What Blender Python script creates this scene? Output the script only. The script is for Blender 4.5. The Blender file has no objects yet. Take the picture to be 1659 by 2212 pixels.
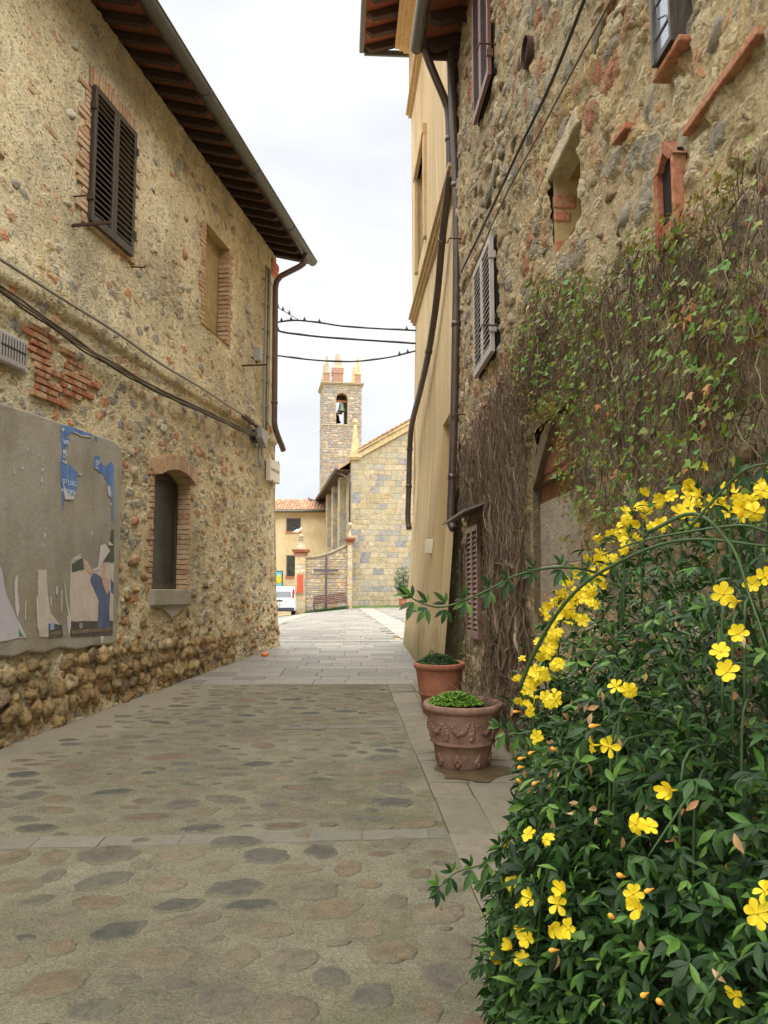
import bpy, bmesh, math, random
import numpy as np
from mathutils import Vector, Matrix
random.seed(7); rng = np.random.default_rng(7)
R = math.radians
S = bpy.context.scene
C = S.collection

# ------------------------------------------------------------------ camera, sky, sun, exposure
F_PX = 1790.0; PITCH = math.atan(177.0 / F_PX); CAM_Z = 1.6
cd = bpy.data.cameras.new('camera'); cam = bpy.data.objects.new('camera', cd); C.objects.link(cam)
cam.location = (0, 0, CAM_Z); cam.rotation_euler = (math.pi / 2 + PITCH, 0, 0)
cd.sensor_fit = 'VERTICAL'; cd.sensor_height = 36.0; cd.lens = 36.0 * F_PX / 2212.0
cd.clip_start = 0.05; cd.clip_end = 3000
S.camera = cam
SUN_DIR = Vector((0.10, -0.10, 0.98)).normalized()          # towards the sun
w = bpy.data.worlds.new('World'); S.world = w; w.use_nodes = True
wt = w.node_tree; wt.nodes.clear()
wo = wt.nodes.new('ShaderNodeOutputWorld'); bg = wt.nodes.new('ShaderNodeBackground')
sky = wt.nodes.new('ShaderNodeTexSky'); sky.sky_type = 'NISHITA'; sky.sun_disc = False
sky.sun_elevation = math.asin(SUN_DIR.z); sky.sun_rotation = math.atan2(SUN_DIR.x, SUN_DIR.y)
tc = wt.nodes.new('ShaderNodeTexCoord'); mp = wt.nodes.new('ShaderNodeMapping'); mp.inputs['Scale'].default_value = (1, 1, 2.2)
nz = wt.nodes.new('ShaderNodeTexNoise'); nz.inputs['Scale'].default_value = 2.3; nz.inputs['Detail'].default_value = 5; nz.inputs['Roughness'].default_value = 0.5
rp = wt.nodes.new('ShaderNodeValToRGB'); e = rp.color_ramp.elements
e[0].position = 0.36; e[0].color = (1.80, 1.87, 1.93, 1); e[1].position = 0.62; e[1].color = (2.55, 2.56, 2.56, 1)
mx = wt.nodes.new('ShaderNodeMixRGB'); mx.inputs[0].default_value = 0.96
wt.links.new(tc.outputs['Generated'], mp.inputs[0]); wt.links.new(mp.outputs[0], nz.inputs['Vector'])
wt.links.new(nz.outputs[0], rp.inputs[0]); wt.links.new(sky.outputs[0], mx.inputs[1]); wt.links.new(rp.outputs[0], mx.inputs[2])
wt.links.new(mx.outputs[0], bg.inputs[0]); bg.inputs[1].default_value = 0.056; wt.links.new(bg.outputs[0], wo.inputs[0])
ld = bpy.data.lights.new('sun', 'SUN'); ld.energy = 1.5; ld.angle = R(115); ld.color = (1.0, 0.985, 0.945)
sun = bpy.data.objects.new('sun', ld); C.objects.link(sun); sun.rotation_euler = SUN_DIR.to_track_quat('Z', 'Y').to_euler()
sun.location = (10, -10, 30)
S.view_settings.view_transform = 'Standard'; S.view_settings.look = 'None'
S.view_settings.exposure = 2.92; S.view_settings.gamma = 1.0; S.view_settings.use_curve_mapping = False

# ------------------------------------------------------------------ survey helpers: photo measurement -> place in the world
def ray(px, py):
    cx = (px - 829.5) / F_PX; cy = -(py - 1106) / F_PX
    return Vector((cx, math.cos(PITCH) - cy * math.sin(PITCH), math.sin(PITCH) + cy * math.cos(PITCH)))
LA, LB = -4.40, 0.164      # left wall plane x = LA + LB*y
RA, RB = 1.47, -0.056      # right wall plane x = RA + RB*y
def LW(px, py, p=0):
    d = ray(px, py); t = (LA + p * 1.01336) / (d.x - LB * d.y); return d.y * t * 1.01336, d.z * t + CAM_Z
def RW(px, py, p=0):
    d = ray(px, py); t = (RA - p * 1.00157) / (d.x - RB * d.y); return d.y * t * 1.00157, d.z * t + CAM_Z
def PY(px, py, Y):
    d = ray(px, py); t = Y / d.y; return Vector((d.x * t, Y, d.z * t + CAM_Z))
def smooth(a, b, x):
    t = min(1, max(0, (x - a) / (b - a))); return t * t * (3 - 2 * t)
def gz(x, Y):                                                # height of the ground
    near = 0.044 * Y
    if Y <= 15.5: return near
    tgt = 0.86 + 0.02 * max(min(x, 6), -1.9) if x > -1.9 else 0.82 + 0.115 * (max(x, -12) + 1.9)
    k = min(1, (Y - 15.5) / 29.5)
    return 0.682 * (1 - k) + tgt * k
LROT = math.atan2(1, LB); RROT = math.atan2(1, RB)
def lw(s, p, z): return Vector((LA + s * .16184 + p * .98682, s * .98682 - p * .16184, z))
def rw(s, p, z): return Vector((RA - s * .05591 - p * .99844, s * .99844 - p * .05591, z))
def lg(s, p=0): v = lw(s, p, 0); return gz(v.x, v.y)
def rg(s, p=0): v = rw(s, p, 0); return gz(v.x, v.y)

# ------------------------------------------------------------------ mesh helpers
class MB:
    def __init__(self): self.v = []; self.f = []; self.mi = []; self.m = 0; self.sm = []; self.smooth = False
    def add(self, vs, fs):
        o = len(self.v); self.v.extend([tuple(q) for q in vs])
        for f in fs: self.f.append(tuple(i + o for i in f)); self.mi.append(self.m); self.sm.append(self.smooth)
    def box(self, x0, x1, y0, y1, z0, z1, b=0.0):
        if x0 > x1: x0, x1 = x1, x0
        if y0 > y1: y0, y1 = y1, y0
        if z0 > z1: z0, z1 = z1, z0
        if b <= 0:
            self.add([(x0,y0,z0),(x1,y0,z0),(x1,y1,z0),(x0,y1,z0),(x0,y0,z1),(x1,y0,z1),(x1,y1,z1),(x0,y1,z1)],
                     [(0,3,2,1),(4,5,6,7),(0,1,5,4),(1,2,6,5),(2,3,7,6),(3,0,4,7)])
        else:
            bm = bmesh.new(); bmesh.ops.create_cube(bm, size=1)
            for q in bm.verts: q.co = Vector(((x0+x1)/2 + q.co.x*(x1-x0), (y0+y1)/2 + q.co.y*(y1-y0), (z0+z1)/2 + q.co.z*(z1-z0)))
            bmesh.ops.bevel(bm, geom=bm.edges[:], offset=b, segments=2, affect='EDGES', profile=0.5)
            self.bm(bm)
    def bm(self, bm):
        bm.verts.index_update(); self.add([q.co.copy() for q in bm.verts], [[q.index for q in f.verts] for f in bm.faces]); bm.free()
    def tube(self, pts, r, n=8, caps=True, flat=1.0):
        pts = [Vector(q) for q in pts]; k = len(pts)
        rs = r if isinstance(r, (list, tuple)) else [r] * k
        vs = []; up = None
        for i, q in enumerate(pts):
            t = (pts[min(i+1, k-1)] - pts[max(i-1, 0)])
            t = t.normalized() if t.length > 1e-9 else Vector((0,0,1))
            if up is None: up = t.orthogonal().normalized()
            up = (up - t * up.dot(t)); up = up.normalized() if up.length > 1e-6 else t.orthogonal().normalized()
            sd = t.cross(up)
            for j in range(n):
                a = 2 * math.pi * j / n; vs.append(q + (up * math.cos(a) + sd * math.sin(a) * flat) * rs[i])
        fs = [(i*n+j, i*n+(j+1)%n, (i+1)*n+(j+1)%n, (i+1)*n+j) for i in range(k-1) for j in range(n)]
        if caps: fs += [tuple(range(n-1, -1, -1)), tuple((k-1)*n + j for j in range(n))]
        o = self.smooth; self.smooth = True; self.add(vs, fs); self.smooth = o
    def lathe(self, prof, n=32, c=(0,0,0), wob=0.0):
        vs = []; k = len(prof)
        for r, z in prof:
            for j in range(n):
                a = 2*math.pi*j/n; rr = r * (1 + wob * math.sin(3*a+z*9)); vs.append((c[0]+rr*math.cos(a), c[1]+rr*math.sin(a), c[2]+z))
        fs = [(i*n+j, i*n+(j+1)%n, (i+1)*n+(j+1)%n, (i+1)*n+j) for i in range(k-1) for j in range(n)]
        o = self.smooth; self.smooth = True; self.add(vs, fs); self.smooth = o
    def prism(self, poly, d0, d1, fn):                        # polygon (a,b) extruded from d0 to d1; fn(a,d,b)->point
        n = len(poly)
        vs = [fn(a, d0, b) for a, b in poly] + [fn(a, d1, b) for a, b in poly]
        fs = [tuple(range(n)), tuple(range(2*n-1, n-1, -1))] + [(j, n+j, n+(j+1)%n, (j+1)%n) for j in range(n)]
        self.add(vs, fs)
    def ball(self, c, r, sub=2, sc=(1,1,1)):
        bm = bmesh.new(); bmesh.ops.create_icosphere(bm, subdivisions=sub, radius=1)
        for q in bm.verts: q.co = Vector(c) + Vector((q.co.x*r*sc[0], q.co.y*r*sc[1], q.co.z*r*sc[2]))
        o = self.smooth; self.smooth = True; self.bm(bm); self.smooth = o
    def xf(self, M, start=0):
        for i in range(start, len(self.v)): self.v[i] = tuple(M @ Vector(self.v[i]))
    def mesh(self, name, mat):
        me = bpy.data.meshes.new(name); me.from_pydata(self.v, [], self.f)
        for m in (mat if isinstance(mat, (list, tuple)) else [mat]): me.materials.append(m)
        me.polygons.foreach_set('material_index', self.mi); me.polygons.foreach_set('use_smooth', self.sm); me.update()
        return me
    def build(self, name, mat, parent=None, loc=None, fix=False):
        me = self.mesh(name, mat)
        if fix:
            bm = bmesh.new(); bm.from_mesh(me); bmesh.ops.recalc_face_normals(bm, faces=bm.faces); bm.to_mesh(me); bm.free()
        o = bpy.data.objects.new(name, me); C.objects.link(o)
        if parent: o.parent = parent
        if loc is not None: o.location = loc
        return o
def np_mesh(name, V, Fq, mat, parent=None, smooth=True):       # V (n,3), Fq (m,4) or (m,3)
    me = bpy.data.meshes.new(name); k = Fq.shape[1]
    me.vertices.add(len(V)); me.vertices.foreach_set('co', np.ascontiguousarray(V, dtype=np.float32).ravel())
    me.loops.add(Fq.size); me.loops.foreach_set('vertex_index', np.ascontiguousarray(Fq, dtype=np.int32).ravel())
    me.polygons.add(len(Fq)); me.polygons.foreach_set('loop_start', np.arange(0, Fq.size, k, dtype=np.int32))
    me.polygons.foreach_set('loop_total', np.full(len(Fq), k, dtype=np.int32))
    me.update(calc_edges=True); me.polygons.foreach_set('use_smooth', np.full(len(Fq), smooth, dtype=bool))
    for m in (mat if isinstance(mat, (list, tuple)) else [mat]): me.materials.append(m)
    me.validate(); o = bpy.data.objects.new(name, me); C.objects.link(o)
    if parent: o.parent = parent
    return o
def tag(o, label=None, cat=None, group=None, kind=None):
    if label: o['label'] = label
    if cat: o['category'] = cat
    if group: o['group'] = group
    if kind: o['kind'] = kind
    return o
def empty(name, loc=(0,0,0), rz=0, label=None, cat=None, group=None):
    o = bpy.data.objects.new(name, None); C.objects.link(o); o.location = loc; o.rotation_euler = (0, 0, rz); o.empty_display_size = .2
    return tag(o, label, cat, group)
def text_mesh(body, size, mat, name, parent, M, depth=0.002):
    cu = bpy.data.curves.new('t', 'FONT'); cu.body = body; cu.size = size; cu.extrude = depth; cu.align_x = 'LEFT'
    t = bpy.data.objects.new('t', cu); C.objects.link(t)
    dg = bpy.context.evaluated_depsgraph_get(); me = bpy.data.meshes.new_from_object(t.evaluated_get(dg)); bpy.data.objects.remove(t)
    me.transform(M); me.materials.clear(); me.materials.append(mat)
    o = bpy.data.objects.new(name, me); C.objects.link(o); o.parent = parent
    return o

# ------------------------------------------------------------------ material helpers
def lin(c, k=1.0):
    return tuple((((q/255+0.055)/1.055)**2.4 if q > 10.3 else q/255/12.92) * k for q in c) + (1.0,)
class NT:
    def __init__(self, name):
        self.m = bpy.data.materials.new(name); self.m.use_nodes = True; self.t = self.m.node_tree
        self.b = self.t.nodes['Principled BSDF']; self.o = self.t.nodes['Material Output']; self.b.inputs['Roughness'].default_value = .9
        self.b.inputs['Specular IOR Level'].default_value = 0.25
    def n(self, ty, ins={}, **pr):
        q = self.t.nodes.new('ShaderNode' + ty)
        for k, v in pr.items(): setattr(q, k, v)
        for k, v in ins.items(): self.s(q.inputs[k], v)
        return q
    def s(self, inp, v):
        if isinstance(v, bpy.types.NodeSocket): self.t.links.new(v, inp)
        else: inp.default_value = v
    def obj(self, sc=(1,1,1), off=(0,0,0)):
        q = self.n('TexCoord'); return self.n('Mapping', {'Vector': q.outputs['Object'], 'Scale': sc, 'Location': off}).outputs[0]
    def noise(self, v, sc, d=4, r=.55, col=False):
        return self.n('TexNoise', {'Vector': v, 'Scale': sc, 'Detail': d, 'Roughness': r}).outputs['Color' if col else 'Fac']
    def voro(self, v, sc, f='F1', out='Color', rnd=1.0):
        return self.n('TexVoronoi', {'Vector': v, 'Scale': sc, 'Randomness': rnd}, feature=f).outputs[out]
    def ramp(self, f, st, ip='LINEAR'):
        q = self.n('ValToRGB', {'Fac': f}); cr = q.color_ramp; cr.interpolation = ip
        while len(cr.elements) < len(st): cr.elements.new(.5)
        for e, (p, c) in zip(cr.elements, st): e.position = p; e.color = c if isinstance(c, tuple) else (c, c, c, 1)
        return q.outputs['Color']
    def mix(self, f, a, b, bl='MIX'):
        q = self.n('MixRGB', {0: f, 1: a, 2: b}, blend_type=bl); return q.outputs[0]
    def math(self, op, a, b=0.0, c=0.0):
        q = self.n('Math', {0: a, 1: b, 2: c}, operation=op); return q.outputs[0]
    def sep(self, v): q = self.n('SeparateXYZ', {0: v}); return q.outputs
    def vadd(self, v, d, k):
        m = self.n('VectorMath', {0: d, 1: (.5,.5,.5)}, operation='SUBTRACT').outputs[0]
        m = self.n('VectorMath', {0: m, 'Scale': k}, operation='SCALE').outputs[0]
        return self.n('VectorMath', {0: v, 1: m}, operation='ADD').outputs[0]
    def island(self): return self.n('NewGeometry').outputs['Random Per Island']
    def col(self, c): self.s(self.b.inputs['Base Color'], c); return self
    def rough(self, r): self.s(self.b.inputs['Roughness'], r); return self
    def bump(self, h, dist=.01, st=1.0): 
        q = self.n('Bump', {'Height': h, 'Distance': dist, 'Strength': st}); self.t.links.new(q.outputs[0], self.b.inputs['Normal']); return self
    def disp(self, h):
        q = self.n('Displacement', {'Height': h, 'Midlevel': 0.0, 'Scale': 1.0}); self.t.links.new(q.outputs[0], self.o.inputs['Displacement'])
        self.m.displacement_method = 'BOTH'; return self
def simple(name, c, k=1.0, rough=.7, var=.25, sc=18, bump=.004, metal=0.0, spec=.3, streak=False):
    N = NT(name); v = N.obj((1,1,.25) if streak else (1,1,1)); a = lin(c, k)
    lo = tuple(q*(1-var) for q in a[:3]) + (1,); hi = tuple(min(1, q*(1+var)) for q in a[:3]) + (1,)
    nf = N.noise(v, sc, 6, .65); N.col(N.ramp(nf, [(.3, lo), (.7, hi)])); N.b.inputs['Specular IOR Level'].default_value = spec
    N.b.inputs['Metallic'].default_value = metal; N.rough(N.ramp(nf, [(.3, max(0, rough-.12)), (.7, min(1, rough+.12))]))
    if bump: N.bump(N.noise(v, sc*4, 4, .6), bump)
    return N.m

# rubble-and-plaster walls, really displaced; colours mix own tones with painted pit shade and highlights
def rubble(name, sx, sz, pal, plas, cover, hstone, seed=0., zsplit=None, cov2=None, brick=None, grime=None, lump=.02):
    N = NT(name); v0 = N.obj(off=(seed, seed*.7, seed*.3))
    v = N.vadd(v0, N.noise(v0, 2.6, 3, .6, True), .16)
    v = N.vadd(v, N.noise(v0, 14, 2, .6, True), .035)
    vs = N.n('Mapping', {'Vector': v, 'Scale': (sx, 3.0, sz)}).outputs[0]
    cellc = N.voro(vs, 1.0); d = N.voro(vs, 1.0, 'DISTANCE_TO_EDGE', 'Distance')
    cs = N.n('SeparateColor', {0: cellc}).outputs
    stone = N.ramp(cs[0], [(i/len(pal), lin(c)) for i, c in enumerate(pal)], 'CONSTANT')
    fine = N.noise(v0, 26, 8, .7); mid = N.noise(v0, 7.5, 6, .65)
    grain_shade = N.noise(v0, 62, 6, .75)  # natural grain, plus shade of pits and highlights painted into the colour
    stone = N.mix(.85, stone, N.ramp(fine, [(.34, (.50,.47,.42,1)), (.48, (1,1,1,1)), (.66, (1.40,1.36,1.28,1))]), 'MULTIPLY')
    stone = N.mix(.8, stone, N.ramp(grain_shade, [(.36, (.58,.56,.53,1)), (.48, (1,1,1,1)), (.64, (1.30,1.28,1.24,1))]), 'MULTIPLY')
    # small fill stones and brick chips in the mortar
    vs2 = N.n('Mapping', {'Vector': v, 'Scale': (sx*2.7, 5.0, sz*2.9)}).outputs[0]
    c2 = N.n('SeparateColor', {0: N.voro(vs2, 1.0)}).outputs; d2 = N.voro(vs2, 1.0, 'DISTANCE_TO_EDGE', 'Distance')
    plc = N.ramp(N.noise(v0, 1.1, 5, .6), [(.32, lin(plas[0])), (.5, lin(plas[1])), (.68, lin(plas[2]))])
    plc = N.mix(.85, plc, N.ramp(fine, [(.34, (.58,.54,.47,1)), (.46, (1,1,1,1)), (.66, (1.26,1.25,1.22,1))]), 'MULTIPLY')
    plc = N.mix(.75, plc, N.ramp(grain_shade, [(.35, (.56,.52,.46,1)), (.46, (1,1,1,1)), (.64, (1.26,1.25,1.22,1))]), 'MULTIPLY')
    plc = N.mix(.55, plc, N.ramp(mid, [(.3, (.72,.68,.62,1)), (.55, (1.05,1.05,1.05,1))]), 'MULTIPLY')
    chipm = N.math('MULTIPLY', N.ramp(d2, [(.06, 0.), (.14, 1.)]), N.ramp(c2[1], [(.0, 1.), (.30, 0.)], 'CONSTANT'))
    chip = N.ramp(c2[2], [(0, lin((150,140,122))), (.3, lin((188,172,138))), (.55, lin((172,112,74))), (.7, lin((122,116,108))), (.82, lin((196,182,150))), (.93, lin((150,92,62)))], 'CONSTANT')
    base = N.mix(N.math('MULTIPLY', chipm, .58), plc, chip)
    # which stones show
    big = N.noise(v0, .75, 4, .6)
    if zsplit is not None:
        z = N.sep(N.n('TexCoord').outputs['Object'])[2]
        zz = N.math('ADD', z, N.math('MULTIPLY', N.math('SUBTRACT', N.noise(v0, 1.3, 3, .6), .5), 1.6))
        k = N.n('MapRange', {'Value': zz, 'From Min': zsplit[0], 'From Max': zsplit[1], 'To Min': 0., 'To Max': 1.}).outputs[0]
        cov = N.math('ADD', N.math('MULTIPLY', k, cover - cov2), cov2)
    else: cov = cover
    show = N.math('ADD', N.math('MULTIPLY', cs[1], .55), N.math('MULTIPLY', big, .75))
    show = N.n('MapRange', {'Value': N.math('SUBTRACT', show, cov), 'From Min': -.03, 'From Max': .05}, clamp=True).outputs[0]
    edge = N.n('MapRange', {'Value': N.math('ADD', d, N.math('MULTIPLY', N.math('SUBTRACT', fine, .5), .16)), 'From Min': .045, 'From Max': .10}, clamp=True).outputs[0]
    sm = N.math('MULTIPLY', show, edge)
    col = N.mix(sm, base, stone)
    if brick:
        z = N.sep(N.n('TexCoord').outputs['Object'])
    if grime:
        gm = N.ramp(N.noise(N.obj((.9,.9,.5), (seed+3, 0, 1)), 1.0, 6, .68), [(.47, 0.), (.64, 1.)])
        col = N.mix(N.math('MULTIPLY', gm, grime[1]), col, N.mix(.7, lin(grime[0]), N.ramp(fine, [(.3, (.6,.6,.6,1)), (.7, (1.2,1.2,1.2,1))]), 'MULTIPLY'))
    N.col(col).rough(.93)
    dome = N.ramp(d, [(0., 0.), (.08, .45), (.22, .85), (.5, 1.)])
    h = N.math('MULTIPLY', N.math('MULTIPLY', dome, show), hstone)
    h = N.math('ADD', h, N.math('MULTIPLY', N.math('MULTIPLY', N.ramp(d2, [(.0, 0.), (.2, 1.)]), chipm), .010))
    h = N.math('ADD', h, N.math('MULTIPLY', N.math('SUBTRACT', mid, .5), lump))
    h = N.math('ADD', h, N.math('MULTIPLY', N.math('SUBTRACT', fine, .5), .032))
    pit = N.ramp(N.noise(v0, 19, 4, .65), [(.26, 1.), (.38, 0.)])
    h = N.math('SUBTRACT', h, N.math('MULTIPLY', pit, .030))
    N.disp(h); return N.m

M = {}
M['wall_left'] = rubble('rubble_left', 6.4, 10.5,
    [(184,170,136),(162,155,142),(196,182,148),(184,152,118),(154,148,138),(192,174,132),(202,192,164),(184,134,98),(180,166,134),(148,142,132)],
    [(186,171,138),(206,192,157),(216,205,175)], .86, .020, 1.3, (3.6, 5.0), .70, grime=((140,133,116), .62), lump=.012)
M['wall_right'] = rubble('rubble_right', 5.0, 7.6,
    [(156,141,110),(142,134,116),(164,148,112),(148,120,92),(134,128,114),(160,138,100),(172,160,132),(142,98,74),(148,133,104),(126,118,105)],
    [(136,122,92),(156,141,108),(170,155,122)], .64, .032, 6.1, grime=((138,130,112), .55), lump=.034)
def stone_mat(name, pal, var=.5, bump=.012, sc=22, noise_mix=.7, moss=None):
    N = NT(name); v = N.obj(); i = N.island()
    c = N.ramp(i, [(k/len(pal), lin(q)) for k, q in enumerate(pal)], 'CONSTANT')
    f = N.noise(v, sc, 7, .7)
    c = N.mix(noise_mix, c, N.ramp(f, [(.36, (1-var,)*3+(1,)), (.5, (1,1,1,1)), (.64, (1+var*.7,)*3+(1,))]), 'MULTIPLY')
    if moss: c = N.mix(N.math('MULTIPLY', N.ramp(N.noise(v, moss[2], 5, .65), [(.45, 0.), (.65, 1.)]), moss[1]), c, lin(moss[0]))
    N.col(c).bump(N.noise(v, sc*1.5, 7, .7), bump, 1.0); return N.m
M['rubble_stone'] = stone_mat('rubble_stone', [(186,158,110),(172,144,102),(196,168,120),(162,138,102),(180,152,108),(194,172,130),(150,130,100),(176,142,100)], .62, .06, 15, 1.0)
M['facing_stone'] = stone_mat('facing_stone', [(184,172,146),(164,157,144),(194,182,156),(180,154,126),(156,151,140),(190,175,142),(202,193,170),(174,130,100),(176,165,140),(148,143,133),(186,176,152),(170,161,144)], .5, .02, 16, .85, ((184,170,138), .75, 8.0))
M['facing_stone_dark'] = stone_mat('facing_stone_worn', [(152,138,110),(138,130,116),(160,145,113),(148,122,95),(130,125,114),(156,137,102),(170,158,132),(142,102,78),(145,131,105),(122,116,106)], .55, .025, 14, .9, ((146,132,102), .72, 7.0))
M['brick_patch'] = stone_mat('bare_brick', [(172,114,80),(160,100,72),(180,130,94),(150,96,72),(172,124,92)], .5, .01, 26, .9, ((190,172,136), .75, 9.0))
M['brick'] = stone_mat('brick', [(186,150,118),(176,136,106),(194,160,128),(170,140,112),(188,152,118),(182,156,128),(164,128,102)], .35, .006, 30, moss=((186,170,138), .72, 9.0))
M['red_brick'] = stone_mat('red_brick', [(158,98,72),(148,84,60),(168,112,86),(138,82,62)], .5, .008, 30, moss=((166,146,112), .45, 12.0))
M['mortar'] = simple('mortar', (168,148,108), 1, .95, .3, 25, .01)
M['vine_back'] = simple('recess_shade_wall', (112,98,76), 1, .95, .35, 12, .02)  # darkened so the shade of the arch recess sits in the colour
M['dark_earth'] = simple('dark_earth', (70,58,44), 1, .95, .4, 20, .02)
M['reveal'] = simple('reveal_plaster', (168,146,104), 1, .95, .25, 9, .012)
M['panel'] = None
N = NT('notice_plaster'); v = N.obj()
c = N.ramp(N.noise(N.obj((1,1,.6)), 2.2, 6, .6), [(.3, lin((142,136,120))), (.5, lin((162,156,141))), (.72, lin((174,169,156)))])
c = N.mix(N.math('MULTIPLY', N.ramp(N.noise(v, 1.1, 3, .5), [(.5, 0.), (.68, 1.)]), .5), c, lin((148,132,102)))
c = N.mix(.5, c, N.ramp(N.noise(v, 30, 5, .7), [(.3, (.75,.75,.75,1)), (.7, (1.2,1.2,1.2,1))]), 'MULTIPLY')
N.col(c).rough(.9).bump(N.noise(v, 14, 8, .7), .01); M['panel'] = N.m
M['wood_dark'] = simple('painted_wood_dark', (62,54,46), 1, .45, .25, 14, .003, spec=.5, streak=True)
M['wood_brown'] = simple('painted_wood_brown', (118,84,74), 1, .38, .2, 14, .003, spec=.5, streak=True)
M['wood_pale'] = simple('pale_weathered_paint', (168,158,152), 1, .5, .25, 20, .004, spec=.5, streak=True)
M['wood_grey'] = simple('weathered_wood', (112,100,92), 1, .5, .3, 20, .004, spec=.5, streak=True)
M['rafter'] = simple('rafter_wood', (62,46,37), 1, .8, .35, 12, .006)
M['terracotta_board'] = simple('terracotta_board', (138,84,64), 1, .9, .25, 8, .006)
M['cornice'] = simple('terracotta_cornice', (190,112,74), 1, .9, .2, 8, .006)
M['roof_tile'] = stone_mat('roof_tile', [(184,140,108),(170,124,96),(196,160,128),(160,120,98),(178,132,100)], .45, .01, 6, moss=((150,140,116), .5, 3.0))
M['gutter_green'] = simple('gutter_metal', (92,92,84), 1, .5, .2, 5, .002, .3, .5)
M['pipe'] = simple('pipe_copper_brown', (88,74,68), 1, .4, .2, 6, .001, .25, .5)
M['pipe_left'] = simple('pipe_painted', (104,84,76), 1, .42, .18, 6, .001, .2, .5)
M['cable'] = simple('cable_sheath', (104,92,76), 1, .6, .2, 10, 0)
M['cable_dark'] = simple('cable_dark', (64,58,54), 1, .6, .2, 10, 0)
M['conduit'] = simple('conduit_grey', (150,146,132), 1, .5, .15, 10, 0)
M['iron'] = simple('rusty_iron', (74,52,44), 1, .7, .3, 30, .002)
M['plastic_grey'] = simple('grey_plastic', (160,154,148), 1, .5, .08, 6, 0)
M['marble'] = simple('white_marble', (222,212,192), 1, .6, .08, 6, .002)
M['ink'] = simple('sign_ink', (96,92,92), 1, .8, .05, 6, 0)
N = NT('dark_glass'); N.col(lin((26,26,26))).rough(.12); N.b.inputs['Specular IOR Level'].default_value = .5; M['glass'] = N.m
N = NT('dusty_glass'); v = N.obj(); N.col(N.ramp(N.noise(v, 4, 4, .6), [(.3, lin((44,42,38))), (.7, lin((74,72,66)))])).rough(.35); M['glass_dusty'] = N.m
N = NT('leaded_glass'); N.col(lin((190,194,200))).rough(.15); N.b.inputs['Metallic'].default_value = .85; M['glass_bright'] = N.m
M['lead'] = simple('lead_came', (90,90,92), 1, .5, .1, 10, 0)
M['shade_fill'] = simple('painted_shade', (26,22,19), 1, .95, .2, 5, 0)  # near-black colour standing in for shade in openings and a silhouetted bell
# ochre stucco
N = NT('ochre_stucco'); v = N.obj(); vz = N.obj((2.2,2.2,.16)); 
c = N.ramp(N.noise(vz, 1.6, 6, .6), [(.32, lin((178,154,114))), (.48, lin((194,171,129))), (.64, lin((206,186,147)))])
c = N.mix(N.math('MULTIPLY', N.ramp(N.noise(v, .9, 5, .6), [(.45, 0.), (.7, 1.)]), .4), c, lin((170,152,118)))
c = N.mix(N.math('MULTIPLY', N.ramp(N.noise(N.obj((5,5,.12)), 1.5, 5, .7), [(.50, 0.), (.66, 1.)]), .35), c, lin((150,134,104)))
zs = N.sep(N.n('TexCoord').outputs['Object'])
mo = N.math('MULTIPLY', N.n('MapRange', {'Value': N.math('ADD', zs[2], N.math('MULTIPLY', N.math('SUBTRACT', N.noise(v, 2.0, 5, .7), .5), .9)), 'From Min': .62, 'From Max': 1.15, 'To Min': 1., 'To Max': 0.}, clamp=True).outputs[0], .75)
c = N.mix(mo, c, lin((112,106,62)))
N.col(c).rough(.92).bump(N.noise(v, 40, 6, .7), .005); M['stucco'] = N.m
M['stucco_trim'] = simple('stucco_trim', (188,162,118), 1, .9, .15, 6, .004)
M['cream'] = None
N = NT('cream_render'); v = N.obj(); c = N.ramp(N.noise(v, .8, 6, .65), [(.3, lin((180,156,116))), (.52, lin((202,184,146))), (.7, lin((208,192,158)))])
N.col(c).bump(N.noise(v, 10, 5, .6), .01); M['cream'] = N.m
M['ashlar'] = stone_mat('church_ashlar', [(int(q[0]*.86), int(q[1]*.865), int(q[2]*.93)) for q in [(198,180,138),(188,172,132),(204,186,142),(182,168,130),(196,174,126),(156,152,144),(202,184,140),(192,176,136),(188,168,124),(206,190,150),(190,178,142),(186,176,150),(168,162,146),(160,156,146)]], .45, .015, 5, .7, ((166,158,130), .65, 1.1))
M['tower_stone'] = stone_mat('tower_stone', [(162,156,143),(148,145,138),(174,167,150),(156,145,130),(138,136,131),(170,159,133),(182,177,164),(158,134,116),(152,147,137),(166,159,144),(144,140,133),(134,133,130)], .4, .015, 6, .6)
M['church_joint'] = simple('church_joint', (160,146,114), 1, .95, .2, 6, .01)
M['tower_joint'] = simple('tower_joint', (160,144,122), 1, .95, .25, 6, .01)
M['grey_stone'] = simple('lichen_stone', (168,156,130), 1, .95, .3, 7, .02)
M['lichen'] = simple('orange_lichen_stone', (190,170,128), 1, .95, .35, 3, .02)
M['tower_brick'] = simple('tower_brick', (164,128,108), 1, .95, .15, 5, .01)
M['bronze'] = simple('green_bronze', (104,116,102), 1, .5, .2, 6, .003, .4, .5)
M['cross'] = simple('grey_iron_cross', (84,78,80), 1, .6, .12, 8, 0)
M['plaque'] = simple('red_terracotta_plaque', (186,88,58), 1, .9, .15, 14, .01)
M['bench_wood'] = simple('bench_wood', (94,66,58), 1, .6, .2, 12, .002)
M['bench_iron'] = simple('bench_iron', (84,78,80), 1, .6, .15, 12, 0)
M['van_paint'] = simple('white_paint', (222,222,224), 1, .3, .03, 3, 0, 0, .5)
M['van_glass'] = simple('van_glass', (92,96,102), 1, .15, .1, 3, 0, 0, .5)
M['van_dark'] = simple('dark_plastic', (58,58,64), 1, .6, .1, 6, 0)
M['tyre'] = simple('tyre_rubber', (26,26,27), 1, .85, .2, 20, 0)
M['chrome'] = simple('chrome', (180,182,186), 1, .25, .05, 5, 0, .8, .5)
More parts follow.
